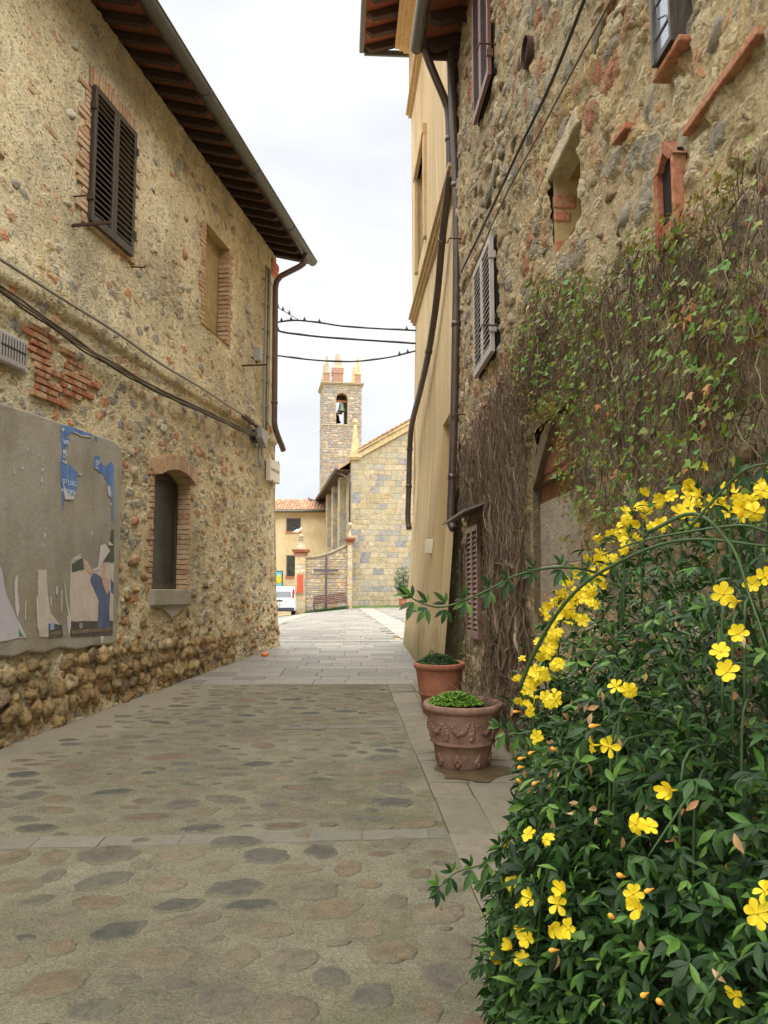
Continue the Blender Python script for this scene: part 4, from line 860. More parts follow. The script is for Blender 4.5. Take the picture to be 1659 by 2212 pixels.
mb = MB(); mb.add([(-1.5,0,-.3),(-1.5,-7,-.3),(-1.5,-7,8.5),(-1.5,0,8.5)],[(0,1,2,3)]); mb.add([(RE,0,-.3),(RE,-7,-.3),(RE,-7,8.5),(RE,0,8.5)],[(0,1,2,3)]); mb.add([(-1.5,-7,-.3),(RE,-7,-.3),(RE,-7,8.5),(-1.5,-7,8.5)],[(0,1,2,3)])
mb.build('rear_wall', M['wall_right'], old_house)
def recess(name, h, depth, mats, sg=1):
    mb = MB(); reveal(mb, h, depth, sg, 0.0); mb.m = 1; s0,s1,z0,z1 = h; y = -sg*depth; mb.add([(s0,y,z0),(s1,y,z0),(s1,y,z1),(s0,y,z1)],[(0,1,2,3)]); return mb.build(name, mats, old_house)
mb = MB(); mb.box(H_SL[0]-.02,H_SL[1]+.02,-.05,.035,H_SL[2]-.03,H_SL[3]+.05); mb.build('slit_shade', M['shade_fill'], old_house); recess('niche', H_NC, .30, [M['reveal'], M['reveal']])  # the slit is a solid dark box, its shade put into the colour
mb = MB()                                                    # slit frame of terracotta: two jambs and a pointed head
s0,s1,z0,z1 = H_SL
mb.box(s0-.022,s0+.004,.0,.062,z0-.10,z1+.02,.005); mb.box(s1-.004,s1+.038,.0,.062,z0-.10,z1+.02,.005); mb.box(s0+.004,s1-.004,.0,.05,z0-.10,z0-.0,.005)
for a in (-1, 1):
    sm = (s0+s1)/2; mb.prism([(sm,z1+.13),(sm+a*.115,z1+.015),(sm+a*.06,z1+.015),(sm,z1+.075)], .0, .064, lambda a,d,b:(a,d,b))
mb.build('slit_frame', M['red_brick'], old_house, fix=True)
s0,s1,z0,z1 = H_NC
z = z0-.06
while z < z1-.12:
    h = random.uniform(.09,.13)
    if z < z0+.08 or z0+.22 < z < z1-.2: mb = MB(); mb.box(s1-.012, s1+.05, -.10-random.uniform(0,.05), .0, z, z+h-.02, .01); mb.build('niche_brick', M['red_brick'], old_house)
    z += h
mb = MB(); mb.prism([(s0-.06,z1-.015),(s0-.04,z1+.11),(s1+.08,z1+.10),(s1+.12,z1-.03)], -.12, .035, lambda a,d,b:(a,d,b)); o = mb.build('lintel', M['grey_stone'], old_house, fix=True); bv=o.modifiers.new('b','BEVEL'); bv.width=.015; bv.segments=2
# leaded window
s0,s1,z0,z1 = H_LE; mb = MB(); mb.box(s1+.001,s1+.05,-.05,.05,z0,z1,.006); mb.build('window_jamb', M['reveal'], old_house)
mb = MB(); mb.box(s0,s0+.018,-.05,.075,z0,z1,.003); mb.box(s1-.022,s1,-.05,.085,z0,z1,.003); mb.box(s0+.018,s1-.022,-.05,.075,z0,z0+.03,.003)
wf = mb.build('window_frame', M['wood_dark'], old_house); mb = MB(); mb.box(s0+.018,s1-.022,.060,.064,z0+.03,z1); pn = mb.build('pane', M['glass_bright'], wf)
mb = MB()
for z in np.arange(z0+.12, z1, .15): mb.box(s0+.018,s1-.022,.0645,.070,z,z+.007)
mb.tube([(s0+.03,.066,z0+.10),(s0+.06,.066,z0+.16),(s1-.05,.066,z0+.2),(s1-.03,.066,z0+.3)],.003,5); mb.build('lead_came', M['lead'], wf)
mb = MB(); mb.box(s0-.05,s1+.06,-.06,.06,z0-.034,z0-.003,.008); mb.build('window_sill', M['red_brick'], old_house)
# arched bricked-up opening
s0,s1,z0,z1 = H_AR; zsp = z1-.42
mb = MB(); reveal(mb, (s0,s1,z0,zsp), ARD, 1, .02); mb.build('arch_reveal', M['vine_back'], old_house)
mb = MB(); n = 14; arc = [((s0+s1)/2+(s1-s0)/2*math.cos(math.pi*i/n), zsp+(z1-zsp)*math.sin(math.pi*i/n)) for i in range(n+1)]
left = [q for q in arc if q[0] <= (s0+s1)/2+1e-6]; right = [q for q in arc if q[0] >= (s0+s1)/2-1e-6]
mb.prism(left[::-1] + [(s0,z1),((s0+s1)/2,z1)][::1], -ARD, .015, lambda a,d,b:(a,d,b)); mb.prism(right[::-1] + [((s0+s1)/2,z1),(s1,z1)], -ARD, .015, lambda a,d,b:(a,d,b))
mb.build('arch_spandrel', M['vine_back'], old_house, fix=True)
mb = MB(); mb.add([(s0,-ARD,z0),(s1,-ARD,z0),(s1,-ARD,z1),(s0,-ARD,z1)],[(0,1,2,3)]); mb.build('infill', M['mortar'], old_house)
mb = MB(); rows(mb, s0+.01, s1-.01, 2.27, z1-.01, (.16,.2), (.35,.5), .012, .03, lambda u,d,z:(u,-ARD-.012+d,z)); mb.build('infill_blocks', stone_mat('infill_block', [(138,94,72),(148,104,80),(130,88,68)], .3, .008, 14), old_house)
mb = MB(); mb.box(s0+.01,s1-.01,-.12,-ARD+.03,z0,1.80,.012); mb.box(s0+.01,s1-.01,-.12,-ARD+.02,1.797,2.262,.012); mb.build('infill_plaster', simple('grey_plaster', (148,136,120), 1, .95, .25, 8, .015), old_house)
# shutters
def window_pair(s0, s1, z0, z1, mat, th=.04, ajar=0):
    mb = MB(); mb.box(s0-.01,s1+.01,.0,.03,z0-.0,z1+.0); mb.build('recess_dark_back', M['shade_fill'], old_house)  # flat dark box without a hole; its colour stands in for shade
    sm = (s0+s1)/2
    for a, b in ((s0,sm-.003),(sm+.003,s1)):
        mb = MB(); shutter(mb, a, b, z0, z1, .045, 1, th, .05, .06, .052)
        for zh in (z0+.18, z1-.22): x_ = a if a < sm-.05 else b; mb.box(x_-.015,x_+.015,.03,.095,zh,zh+.07,.003)
        mb.build('shutter', mat, old_house)
window_pair(7.36, 8.22, 6.46, 7.95, M['wood_brown']); window_pair(7.38, 8.34, 3.80, 4.90, M['wood_pale']); window_pair(8.25, 8.97, 1.15, 2.30, M['wood_brown'])
mb = MB(); mb.prism([(0.0,2.50),(.0,2.475),(.30,2.36),(.30,2.385)], 7.72, 9.28, lambda a,d,b:(d,a,b)); mb.build('awning', M['wood_grey'], old_house, fix=True)
for s, z in ((7.30,6.72),(9.45,5.78),(7.32,4.02),(9.15,3.60)):
    mb = MB(); mb.tube([(s,0,z),(s,.17,z+.005),(s+.02,.19,z-.05),(s+.05,.18,z-.03)],.009,6); mb.build('iron_hook', M['iron'], old_house)
mb = MB(); mb.tube([(5.93,.02,5.69),(5.93,.075,5.69)], .115, 18, caps=False); mb.m = 1; mb.tube([(5.93,.0,5.69),(5.93,.05,5.69)], .105, 18); mb.build('flue_ring', [M['iron'], M['shade_fill']], old_house)
# long bricks bedded in the wall
for s_, z_, L, a in ((2.98,3.52,.62,.02),(4.05,3.95,.20,-.1)):
    mb = MB(); mb.box(-L/2,L/2,-.05,.045,-.018,.018,.006); mb.xf(Matrix.Translation((s_,0,z_)) @ Matrix.Rotation(a,4,'Y')); mb.build('bedded_brick', M['red_brick'], old_house)
# eaves of the old house
mb = MB(); mb.prism([(.45,8.36),(-3.6,9.5),(-7.4,8.36),(-7.4,8.44),(-3.6,9.6),(.45,8.44)], -1.6, RE+.06, lambda a,d,b:(d,a,b)); rf = mb.build('roof', M['terracotta_board'], old_house, fix=True)
mb = MB(); coppi(mb, -1.5, RE, lambda s,t,h:(s,.5-t,8.46+t*.28+h), 4.4, 10); mb.build('roof_tiles', M['roof_tile'], rf)
for i in range(24):
    s = -1.2+i*.47
    mb = MB(); mb.prism([(-.2,8.50),(-.2,8.38),(.30,8.245),(.40,8.27),(.43,8.355)], s-.05, s+.05, lambda a,d,b:(d,a,b)); mb.build('rafter', M['rafter'], old_house, fix=True)
mb = MB(); mb.box(RE-.02,RE+.05,-.2,.40,8.23,8.40,.01); mb.build('verge_board', M['rafter'], old_house)
mb = MB(); gy, gzz = .52, 8.34; n = 10; vs = []
for x in (-1.6, 9.72):
    for j in range(n+1): a = math.pi + math.pi*j/n; vs.append((x, gy+.08*math.cos(a), gzz+.08*math.sin(a)))
    for j in range(n,-1,-1): a = math.pi + math.pi*j/n; vs.append((x, gy+.074*math.cos(a), gzz+.074*math.sin(a)))
k = 2*n+2; mb.smooth = True; mb.add(vs, [(j,(j+1)%k,k+(j+1)%k,k+j) for j in range(k)]); mb.smooth = False
mb.add([(9.72, gy+.08*math.cos(math.pi+math.pi*j/n), gzz+.08*math.sin(math.pi+math.pi*j/n)) for j in range(n+1)], [tuple(range(n+1))]); mb.build('gutter', M['gutter_green'], old_house)
def pipe_pts(l): return [PY(*q) for q in l]
RINV = (Matrix.Translation((RA,0,0)) @ Matrix.Rotation(RROT,4,'Z')).inverted()
def curve(pts, n=6):                                          # Catmull-Rom through points
    P = [Vector(q) for q in pts]; P = [P[0]*2-P[1]] + P + [P[-1]*2-P[-2]]; out = []
    for i in range(1, len(P)-2):
        for k in range(n):
            t_ = k/n; a,b,c_,d = P[i-1],P[i],P[i+1],P[i+2]
            out.append(.5*((2*b)+(c_-a)*t_+(2*a-5*b+4*c_-d)*t_*t_+(3*b-a-3*c_+d)*t_**3))
    out.append(P[-2]); return out
pa = pipe_pts([(918,82,9.62),(917,100,9.62),(925,128,9.66),(944,175,9.76),(962,218,9.86),(969,245,9.9),(971,300,9.92),(972,370,9.95),(969,400,10.05),(955,520,10.7),(944,640,11.4),(926,760,12.4),(906,850,13.5),(890,915,14.4),(885,970,14.8),(883,1050,14.85),(881,1120,14.85),(884,1143,14.8)])
mb = MB(); mb.tube([RINV @ q for q in curve(pa, 4)], .05, 12)
for q0, q1 in ((6,0),(9,0),(11,0),(14,0),(15,0)):
    a = RINV @ pa[q0]; d = (RINV @ pa[q0+1]-a).normalized(); mb.tube([a-d*.03,a+d*.03],.058,12)
mb.build('downpipe', M['pipe'], old_house)
pb = pipe_pts([(971,68,9.72),(974,150,9.72),(980,280,9.72),(985,400,9.72),(987,520,9.72),(985,700,9.72),(981,900,9.72),(977,1030,9.72),(974,1105,9.72),(974,1130,9.70),(980,1143,9.66)])
mb = MB(); mb.tube([RINV @ q for q in curve(pb, 4)], .05, 12)
for q0 in (3,5,7):
    a = RINV @ pb[q0]; mb.tube([a-Vector((0,0,.03)),a+Vector((0,0,.03))],.058,12)
mb.build('downpipe', M['pipe'], old_house)
# wires across the right wall
t = wall_thing('wall_wire', 'thick dark wire slanting down the old right wall from the top', 'wire', 'R')
mb = MB(); pts = [RW(1290,-70,.08),RW(1262,0,.08),RW(1190,180,.08),RW(1130,310,.07),RW(1060,460,.07),RW(998,588,.07)]; mb.tube(curve([(a,.08,b) for a, b in pts],5), .012, 6); mb.build('wire', M['cable_dark'], t)
t = wall_thing('wall_wire', 'thin grey wire slanting beside the thick one on the old right wall', 'wire', 'R')
mb = MB(); pts = [RW(1350,-60,.08),RW(1310,15,.08),RW(1240,150,.07),(RW(1160,300,.07)),RW(1080,450,.07),RW(1000,640,.07)]; mb.tube(curve([(a,.075,b) for a, b in pts],5), .007, 6); mb.build('wire', M['cable'], t)
t = wall_thing('stone_tablet', 'small pale stone tablet on the creeper wall behind the jasmine', 'tablet', 'R')
a = RW(1352,1070,.05); mb = MB(); mb.box(a[0]-.05,a[0]+.05,-.02,.06,a[1]-.09,a[1]+.08,.015); mb.build('slab', M['marble'], t)

# ------------------------------------------------------------------ ochre stuccoed house
och = empty('stucco_house', (RA, 0, 0), RROT, 'tall smooth ochre stuccoed house beyond the old stone one, two downpipes in front', 'house')
def pO(s, z):
    p = .27*max(0, 1-(z-.5)/3.4)**1.15 + .01*math.sin(s+z)
    if z > 6.86: p += .05
    if z > 11.02: p += .05
    return p
H_DO = (10.45, 11.45, .2, 3.95); H_OW = (13.05, 14.4, 7.45, 9.1)
grid_wall('wall', RE+.01, 15.55, -.3, 13.3, .1, [H_DO, H_OW], pO, 1, M['stucco'], och)
mb = MB(); mb.add([(15.55,pO(15.55,z),z) for z in (-.3,.5,1,2,3,6.85,6.87,11.01,11.03,13.3)] + [(15.55,-7,13.3),(15.55,-7,-.3)], [tuple(range(12))])
mb.add([(RE+.01,.1,8.3),(RE+.01,-7,8.3),(RE+.01,-7,13.3),(RE+.01,.1,13.3)],[(0,1,2,3)]); mb.add([(RE,-7,-.3),(15.55,-7,-.3),(15.55,-7,13.3),(RE,-7,13.3)],[(0,1,2,3)]); mb.build('gable_wall', M['stucco'], och)
mb = MB(); s0,s1,z0,z1 = H_DO; y1 = -.12
mb.add([(s0,pO(s0,z),z) for z in (.2,1.,2.,3.,3.95)]+[(s0,y1,z) for z in (3.95,3.,2.,1.,.2)],[(0,1,8,9),(1,2,7,8),(2,3,6,7),(3,4,5,6)]); mb.add([(s1,pO(s1,z),z) for z in (.2,1.,2.,3.,3.95)]+[(s1,y1,z) for z in (3.95,3.,2.,1.,.2)],[(0,1,8,9),(1,2,7,8),(2,3,6,7),(3,4,5,6)])
mb.add([(s0,.0,z1),(s1,.0,z1),(s1,y1,z1),(s0,y1,z1)],[(0,1,2,3)]); mb.add([(s0,y1,z0),(s1,y1,z0),(s1,y1,z1),(s0,y1,z1)],[(0,1,2,3)]); mb.build('blind_doorway', M['stucco'], och)
for ls in (((6.86,.13,.05),(6.80,.09,.0602),(6.74,.05,.0602)),((11.02,.17,.06),(10.96,.12,.0602))):
    mb = MB()
    for z, p, h in ls: mb.box(RE+.05,15.58,-.05,p,z,z+h,.006)
    mb.build('string_course', M['stucco_trim'], och)
mb = MB(); s0,s1,z0,z1 = H_OW; reveal(mb, H_OW, .10, 1, .06); mb.m = 1; mb.add([(s0,-.10,z0),(s1,-.10,z0),(s1,-.10,z1),(s0,-.10,z1)],[(0,1,2,3)]); wf = mb.build('window', [M['stucco_trim'], M['glass']], och)
mb = MB(); mb.box(s0-.16,s0,.0,.11,z0-.1,z1,.008); mb.box(s1,s1+.16,.0,.11,z0-.1,z1,.008); mb.box(s0-.16,s1+.16,.0,.13,z1,z1+.18,.01); mb.build('surround', M['stucco_trim'], wf)
mb = MB(); mb.box(s0+.02,s1-.02,-.09,-.02,z0,z1-.1,.004); mb.build('shutter', simple('grey_shutter', (128,118,104), 1, .6, .1, 8, .003), wf)
mb = MB(); mb.prism([(1.0,12.72),(-3.5,14.1),(-7.5,12.72),(-7.5,12.85),(-3.5,14.25),(1.0,12.85)], RE-.3, 16.1, lambda a,d,b:(d,a,b)); mb.build('roof', M['terracotta_board'], och, fix=True)
mb = MB(); mb.box(RE-.3,16.12,.98,1.08,12.66,12.86,.02); mb.box(16.08,16.14,-3.4,.98,12.62,12.74,.01); mb.build('fascia', M['gutter_green'], och)
for i in range(14):
    s = RE+i*.48
    mb = MB(); mb.prism([(-.1,13.03),(-.1,12.88),(.85,12.60),(.96,12.72)], s-.06, s+.06, lambda a,d,b:(d,a,b)); mb.build('rafter', M['rafter'], och, fix=True)
mb = MB()
for e_, z in ((.18,12.42),(.26,12.52),(.34,12.62)): mb.box(RE+.02,15.55+e_,-.05,e_+.02,z,z+.098,.01)
mb.build('cornice', M['stucco_trim'], och)
mb = MB(); a = RW(934,1181,.12); mb.box(a[0]-.06,a[0]+.06,.05,.22,a[1]-.1,a[1]+.1,.01); o = mb.build('meter_plate', M['marble'], None); o.location = (RA,0,0); o.rotation_euler = (0,0,RROT); tag(o, 'tiny white plate on the ochre wall between the two downpipes', 'plate')

# ------------------------------------------------------------------ cables across the street
def span(label, pts, rs, clips):
    o0 = PY(*pts[0]); t = empty('overhead_cable', o0, 0, label, 'cable', 'cables strung across the street')
    P = [q-o0 for q in curve([PY(*q) for q in pts], 8)]
    mb = MB(); mb.tube(P, rs, 7); mb.build('cable', M['cable_dark'], t)
    mb = MB(); mb.tube([q+Vector((0,.02,.016+.007*math.sin(i*.6))) for i, q in enumerate(P)], rs*.5, 5); mb.build('carrier_wire', M['cable'], t)
    for c_ in clips:
        q = P[int(c_*(len(P)-1))]; mb = MB(); mb.add([(q.x-.028,q.y,q.z+.02),(q.x+.028,q.y,q.z+.02),(q.x,q.y-.03,q.z+.02),(q.x,q.y+.03,q.z+.02),(q.x,q.y,q.z+.085)],[(0,2,4),(2,1,4),(1,3,4),(3,0,4),(0,3,1,2)]); mb.build('clip', M['cable_dark'], t)
    return t
span('topmost dark cable across the street, with spiky clips near the left house', [(585,700,14.9),(600,696,14.9),(640,692,14.95),(690,697,15.0),(745,705,15.1),(820,710,15.25),(898,714,15.4)], .016, (.08,.14,.22,.30,.4,.5,.96))
span('middle dark cable of the three across the street, nearly straight', [(578,708,14.9),(592,706,14.9),(606,716,14.92),(650,723,15.0),(720,730,15.1),(810,736,15.25),(898,742,15.4)], .019, (.15,.22,.3))
span('lowest dark cable across the street, sagging in front of the bell tower', [(572,764,14.85),(606,769,14.92),(660,776,15.0),(730,781,15.1),(790,779,15.2),(850,770,15.3),(898,758,15.4)], .015, (.1,.88,.94))
t = empty('slack_wire', PY(592,662,14.9), 0, 'thin slack wire with clips slanting above the topmost cable by left house', 'wire')
P = [q-PY(592,662,14.9) for q in curve([PY(*q) for q in ((590,660,14.9),(600,664,14.9),(620,676,14.93),(645,691,14.97))],5)]; mb = MB(); mb.tube(P,.007,5); mb.build('wire', M['cable'], t)
for q in (P[5],P[8],P[11]): 
    mb = MB(); mb.add([(q.x-.03,q.y,q.z),(q.x+.03,q.y,q.z),(q.x,q.y-.03,q.z),(q.x,q.y+.03,q.z),(q.x,q.y,q.z+.09)],[(0,2,4),(2,1,4),(1,3,4),(3,0,4),(0,3,1,2)]); mb.build('clip', M['cable_dark'], t)

# ------------------------------------------------------------------ church
CA = R(8.9); church = empty('church', (-1.8, 46, 0), CA, 'yellow sandstone church with sloping gable and obelisk, at the end of the street', 'church')
def cgz(u, v=0): return gz(-1.8+u*math.cos(CA)-v*math.sin(CA), 46+u*math.sin(CA)+v*math.cos(CA))
EV = 9.2; HW = 5.0; SLP = .60
mb = MB(); mb.prism([(0,-.2),(2*HW,-.2),(2*HW,EV),(HW,EV+HW*SLP),(0,EV)], 0, 15.5, lambda a,d,b:(a,d,b)); mb.build('wall', M['church_joint'], church, fix=True)
topz = lambda u: EV + min(u, 2*HW-u)*SLP
mb = MB(); rows(mb, 0, 2*HW, .35, EV+HW*SLP, (.24,.38), (.25,.65), .018, .014, lambda u,d,z:(u,-d,z), lambda a,b,c,d: d < min(topz(a),topz(b)) - .02, .006)
u = .02
for u in np.arange(.02, 2*HW-.3, .5):
    z_ = topz(u)-.42; 
mb.build('ashlar_front', M['ashlar'], church)
mb = MB(); rows(mb, 0, 15.5, .2, EV-.3, (.28,.42), (.4,1.0), .022, .022, lambda u,d,z:(-d,u,z), None, .006); mb.build('ashlar_side', M['ashlar'], church)
mb = MB()
for v in (3.4, 7.6, 11.8):
    rows(mb, v-.55, v+.55, .2, EV-.6, (.3,.42), (.4,.7), .02, .02, lambda u,d,z:(-.38-d,u,z)); rows(mb, 0, .38, .2, EV-.6, (.3,.42), (.38,.39), .02, .02, lambda u,d,z:(-.38+u,v-.55-d,z)); mb.box(-.38,0,v-.55,v+.55,.0,EV-.6)
mb.build('buttress', M['ashlar'], church)
mb = MB(); d_ = math.hypot(1, SLP)
for side in (0,1):
    f = (lambda a: a) if side == 0 else (lambda a: 2*HW-a)
    mb.prism([(f(-.1),EV-.02),(f(.35),EV-.02+.0),(f(HW),EV+HW*SLP-.34),(f(HW),EV+HW*SLP+.06),(f(.35),EV+.30),(f(-.1),EV+.24)], -.14, .35, lambda a,d,b:(a,d,b))
    mb.prism([(f(.3),EV+.30),(f(HW),EV+HW*SLP+.05),(f(HW),EV+HW*SLP+.19),(f(.3),EV+.42)], -.26, .45, lambda a,d,b:(a,d,b))
mb.build('coping', M['lichen'], church, fix=True)
mb = MB()
for side in (0,1):
    f = (lambda a: a) if side == 0 else (lambda a: 2*HW-a)
    for k in range(18):
        a0 = .35+k*.26; a1 = a0+.3; z0 = EV+a0*SLP+.27; 
        mb.prism([(f(a0),z0),(f(a1),z0+.26*SLP),(f(a1),z0+.26*SLP+.07),(f(a0),z0+.10)], -.30, .5, lambda a,d,b:(a,d,b))
mb.build('verge_tiles', M['roof_tile'], church, fix=True)
mb = MB(); mb.prism([(-.75,EV-.62),(HW,EV+HW*SLP),(2*HW+.75,EV-.62),(2*HW+.75,EV-.5),(HW,EV+HW*SLP+.14),(-.75,EV-.5)], .5, 15.8, lambda a,d,b:(a,d,b)); rf = mb.build('roof', M['roof_tile'], church, fix=True)
mb = MB(); mb.box(-.8,.02,.5,15.8,EV-.7,EV-.58,.01); mb.build('soffit', M['rafter'], church)
mb = MB(); mb.tube([(-.84,.3,EV-.6),(-.84,15.9,EV-.6)],.1,10); mb.build('gutter', M['gutter_green'], church)
mb = MB(); mb.tube([(-.8,.75,EV-.68),(-.55,.6,EV-.85),(-.12,.35,EV-1.1),(-.09,.3,EV-1.4),(-.09,.3,4.9)],.045,8); mb.build('downpipe', M['pipe'], church)
mb = MB(); mb.box(-.16,.55,-.2,.4,EV+.0,EV+.12,.02); mb.box(-.1,.5,-.15,.35,EV-.1,EV+.0,.02); mb.box(-.06,.46,-.1,.4,EV+.12,EV+.30,.02)
mb.add([(-.03,-.08,EV+.30),(.43,-.08,EV+.30),(.43,.38,EV+.30),(-.03,.38,EV+.30),(.13,.08,EV+1.95),(.27,.08,EV+1.95),(.27,.22,EV+1.95),(.13,.22,EV+1.95)],[(0,1,5,4),(1,2,6,5),(2,3,7,6),(3,0,4,7),(4,5,6,7)])
ob = mb.build('obelisk', M['lichen'], church); mb = MB(); mb.ball((.2,.15,EV+2.08),.17,2); mb.build('ball', M['lichen'], ob)
# ------------------------------------------------------------------ bell tower
TW = 2.92; TX, TY = -4.62, 62.0
tower = empty('bell_tower', (TX, TY, 0), CA, 'square rubble bell tower with corner pinnacles, behind the church', 'tower')
zt = PY(740,830,TY).z; za0 = PY(738,915,TY).z; za1 = PY(738,847,TY).z; ua0 = (PY(726,880,TY).x-TX)/math.cos(CA); ua1 = (PY(750.5,880,TY).x-TX)/math.cos(CA); um = (ua0+ua1)/2; ur = (ua1-ua0)/2
mb = MB(); zsp = za1-ur
def arch_wall(y0, y1):
    mb.box(0,ua0,y0,y1,0,zt); mb.box(ua1,TW,y0,y1,0,zt); mb.box(ua0,ua1,y0,y1,0,za0)
    arc = [(um+ur*math.cos(math.pi*i/12), zsp+ur*math.sin(math.pi*i/12)) for i in range(13)]
    mb.prism(arc + [(ua0,zt),(ua1,zt)], y0, y1, lambda a,d,b:(a,d,b))
arch_wall(0,.55); arch_wall(TW-.55,TW); mb.box(0,.55,.55,TW-.55,0,zt); mb.box(TW-.55,TW,.55,TW-.55,0,zt); mb.box(.55,TW-.55,.55,TW-.55,0,za0-.02); mb.box(.55,TW-.55,.55,TW-.55,zt-.3,zt-.01)
mb.build('wall', M['tower_joint'], tower, fix=True)
def tok(a,b,c,d): return not (b > ua0+.0 and a < ua1 and d > za0 and c < (zsp + math.sqrt(max(0, ur**2-(min(max((a+b)/2,ua0),ua1)-um)**2))))
mb = MB(); rows(mb, 0, TW, 5, zt, (.10,.27), (.13,.42), .045, .03, lambda u,d,z:(u,-d,z), tok, .025); rows(mb, 0, TW, 5, zt, (.16,.32), (.18,.5), .04, .03, lambda u,d,z:(-d,u,z), None, .02)
rows(mb, 0, TW, 5, zt, (.16,.32), (.18,.5), .04, .03, lambda u,d,z:(TW+d,u,z), None, .02); mb.build('masonry', M['tower_stone'], tower)
mb = MB()
for e_, z in ((.06,zt-.12),(.13,zt),(.20,zt+.09)): mb.box(-e_,TW+e_,-e_,TW+e_,z,z+.088,.012)
for e_, z in ((.06,za0-.13),): mb.box(-e_,TW+e_,-e_,TW+e_,z,z+.10,.012)
mb.build('cornice', M['grey_stone'], tower)
zc = zt+.18
def pinn(u, v, mats=(M['tower_brick'], M['grey_stone'])):
    w_ = .22; mb = MB(); mb.box(u-w_,u+w_,v-w_,v+w_,zc,zc+.68,.01)
    o = mb.build('pinnacle', M['tower_stone'] if False else M['tower_brick'], tower)
    mb = MB(); mb.box(u-w_-.04,u+w_+.04,v-w_-.04,v+w_+.04,zc+.68,zc+.80,.02)
    a = .19; b = .07; z0 = zc+.8; z1 = zc+2.1
    mb.add([(u-a,v-a,z0),(u+a,v-a,z0),(u+a,v+a,z0),(u-a,v+a,z0),(u-b,v-b,z1),(u+b,v-b,z1),(u+b,v+b,z1),(u-b,v+b,z1)],[(0,1,5,4),(1,2,6,5),(2,3,7,6),(3,0,4,7),(4,5,6,7)]); mb.build('spike', mats[1], o)
pinn(.26,.24,(0,M['grey_stone'])); pinn(TW-.26,.24,(0,M['lichen'])); pinn(.26,TW-.26,(0,M['grey_stone'])); pinn(TW-.26,TW-.26,(0,M['lichen']))
uc = (PY(733,790,TY).x-TX)/math.cos(CA); mb = MB(); mb.box(uc-.40,uc+.40,TW/2-.4,TW/2+.4,zc,zc+1.02,.01); mb.box(uc-.44,uc+.44,TW/2-.44,TW/2+.44,zc+1.0,zc+1.45,.02); o = mb.build('pedestal', M['tower_brick'], tower)
mb = MB(); a, b, z0, z1, v = .36,.15,zc+1.45,zc+2.65,TW/2
mb.add([(uc-a-.08,v-a-.08,z0),(uc+a+.08,v-a-.08,z0),(uc+a+.08,v+a+.08,z0),(uc-a-.08,v+a+.08,z0),(uc-a+.06,v-a+.06,z0+.22),(uc+a-.06,v-a+.06,z0+.22),(uc+a-.06,v+a-.06,z0+.22),(uc-a+.06,v+a-.06,z0+.22),(uc-b,v-b,z1),(uc+b,v-b,z1),(uc+b,v+b,z1),(uc-b,v+b,z1)],[(k*4+j,k*4+(j+1)%4,k*4+4+(j+1)%4,k*4+4+j) for k in (0,1) for j in range(4)]+[(8,9,10,11)]); mb.build('spire', M['grey_stone'], o)
mb = MB()
for k in range(5): z = zc+.15+k*.32; mb.tube([(uc-.42,TW/2,z),(uc-.60,TW/2,z),(uc-.60,TW/2,z+.10),(uc-.42,TW/2,z+.10)],.014,5)
mb.build('rungs', M['iron'], o)
TM_ = Matrix.Translation((TX,TY,0)) @ Matrix.Rotation(CA,4,'Z')
def bell(u, v, ztop, r, label, mat):
    t = empty('bell', TM_ @ Vector((u,v,ztop)), CA, label, 'bell'); mb = MB()
    mb.lathe([(0,0),(r*.35,-.01),(r*.52,-r*.12),(r*.56,-r*.5),(r*.62,-r*1.0),(r*.75,-r*1.45),(r*.98,-r*1.75),(r,-r*1.85),(r*.88,-r*1.82),(r*.6,-r*1.3),(0,-r*.9)], 24); mb.build('body', mat, t)
    mb = MB(); mb.tube([(0,0,-r*.9),(0,0,-r*1.9)],.02,6); mb.ball((0,0,-r*2.0),.05,1); mb.build('clapper', M['iron'], t)
    mb = MB(); mb.box(-r*1.25,r*1.25,-.07,.07,.05,.18,.01); mb.box(-.05,.05,-.05,.05,0,.06); mb.build('headstock', M['red_brick'], t)
zb = PY(738,866,TY).z
bell(um+.04, .5, zb, .36, 'green bronze bell in the front arch of the bell tower', M['bronze']); bell(um-.22, 1.75, zb-.66, .34, 'bell coloured dark as a silhouette, hanging lower behind the green one in the tower', M['shade_fill'])  # the lower bell's silhouette shade is put into its colour
# ------------------------------------------------------------------ cream house beyond
CY = 59.0; cx1 = -4.05; cream = empty('cream_house', (-9, CY, 0), 0, 'cream rendered house with tiled roof, between left house and church', 'house')
ze = PY(650,1106,CY).z; mb = MB(); mb.box(-7,cx1+9,0,6,-.5,ze); mb.build('wall', M['cream'], cream)
mb = MB(); mb.prism([(-.45,ze-.02),(3,ze+1.1),(6.4,ze-.02),(6.4,ze+.06),(3,ze+1.2),(-.45,ze+.06)], -7.2, cx1+9.2, lambda a,d,b:(d,a,b)); rf = mb.build('roof', M['roof_tile'], cream, fix=True)
mb = MB(); coppi(mb, -7.1, cx1+9.2, lambda s,t,h:(s,-.5+t,ze+.06+t*.33+h*1.1), 3.5, 8, .1, .23); mb.build('roof_tiles', M['roof_tile'], rf)
mb = MB(); mb.tube([(-7.2,-.55,ze),(cx1+9.2,-.55,ze)],.09,8); mb.build('gutter', M['gutter_green'], cream)
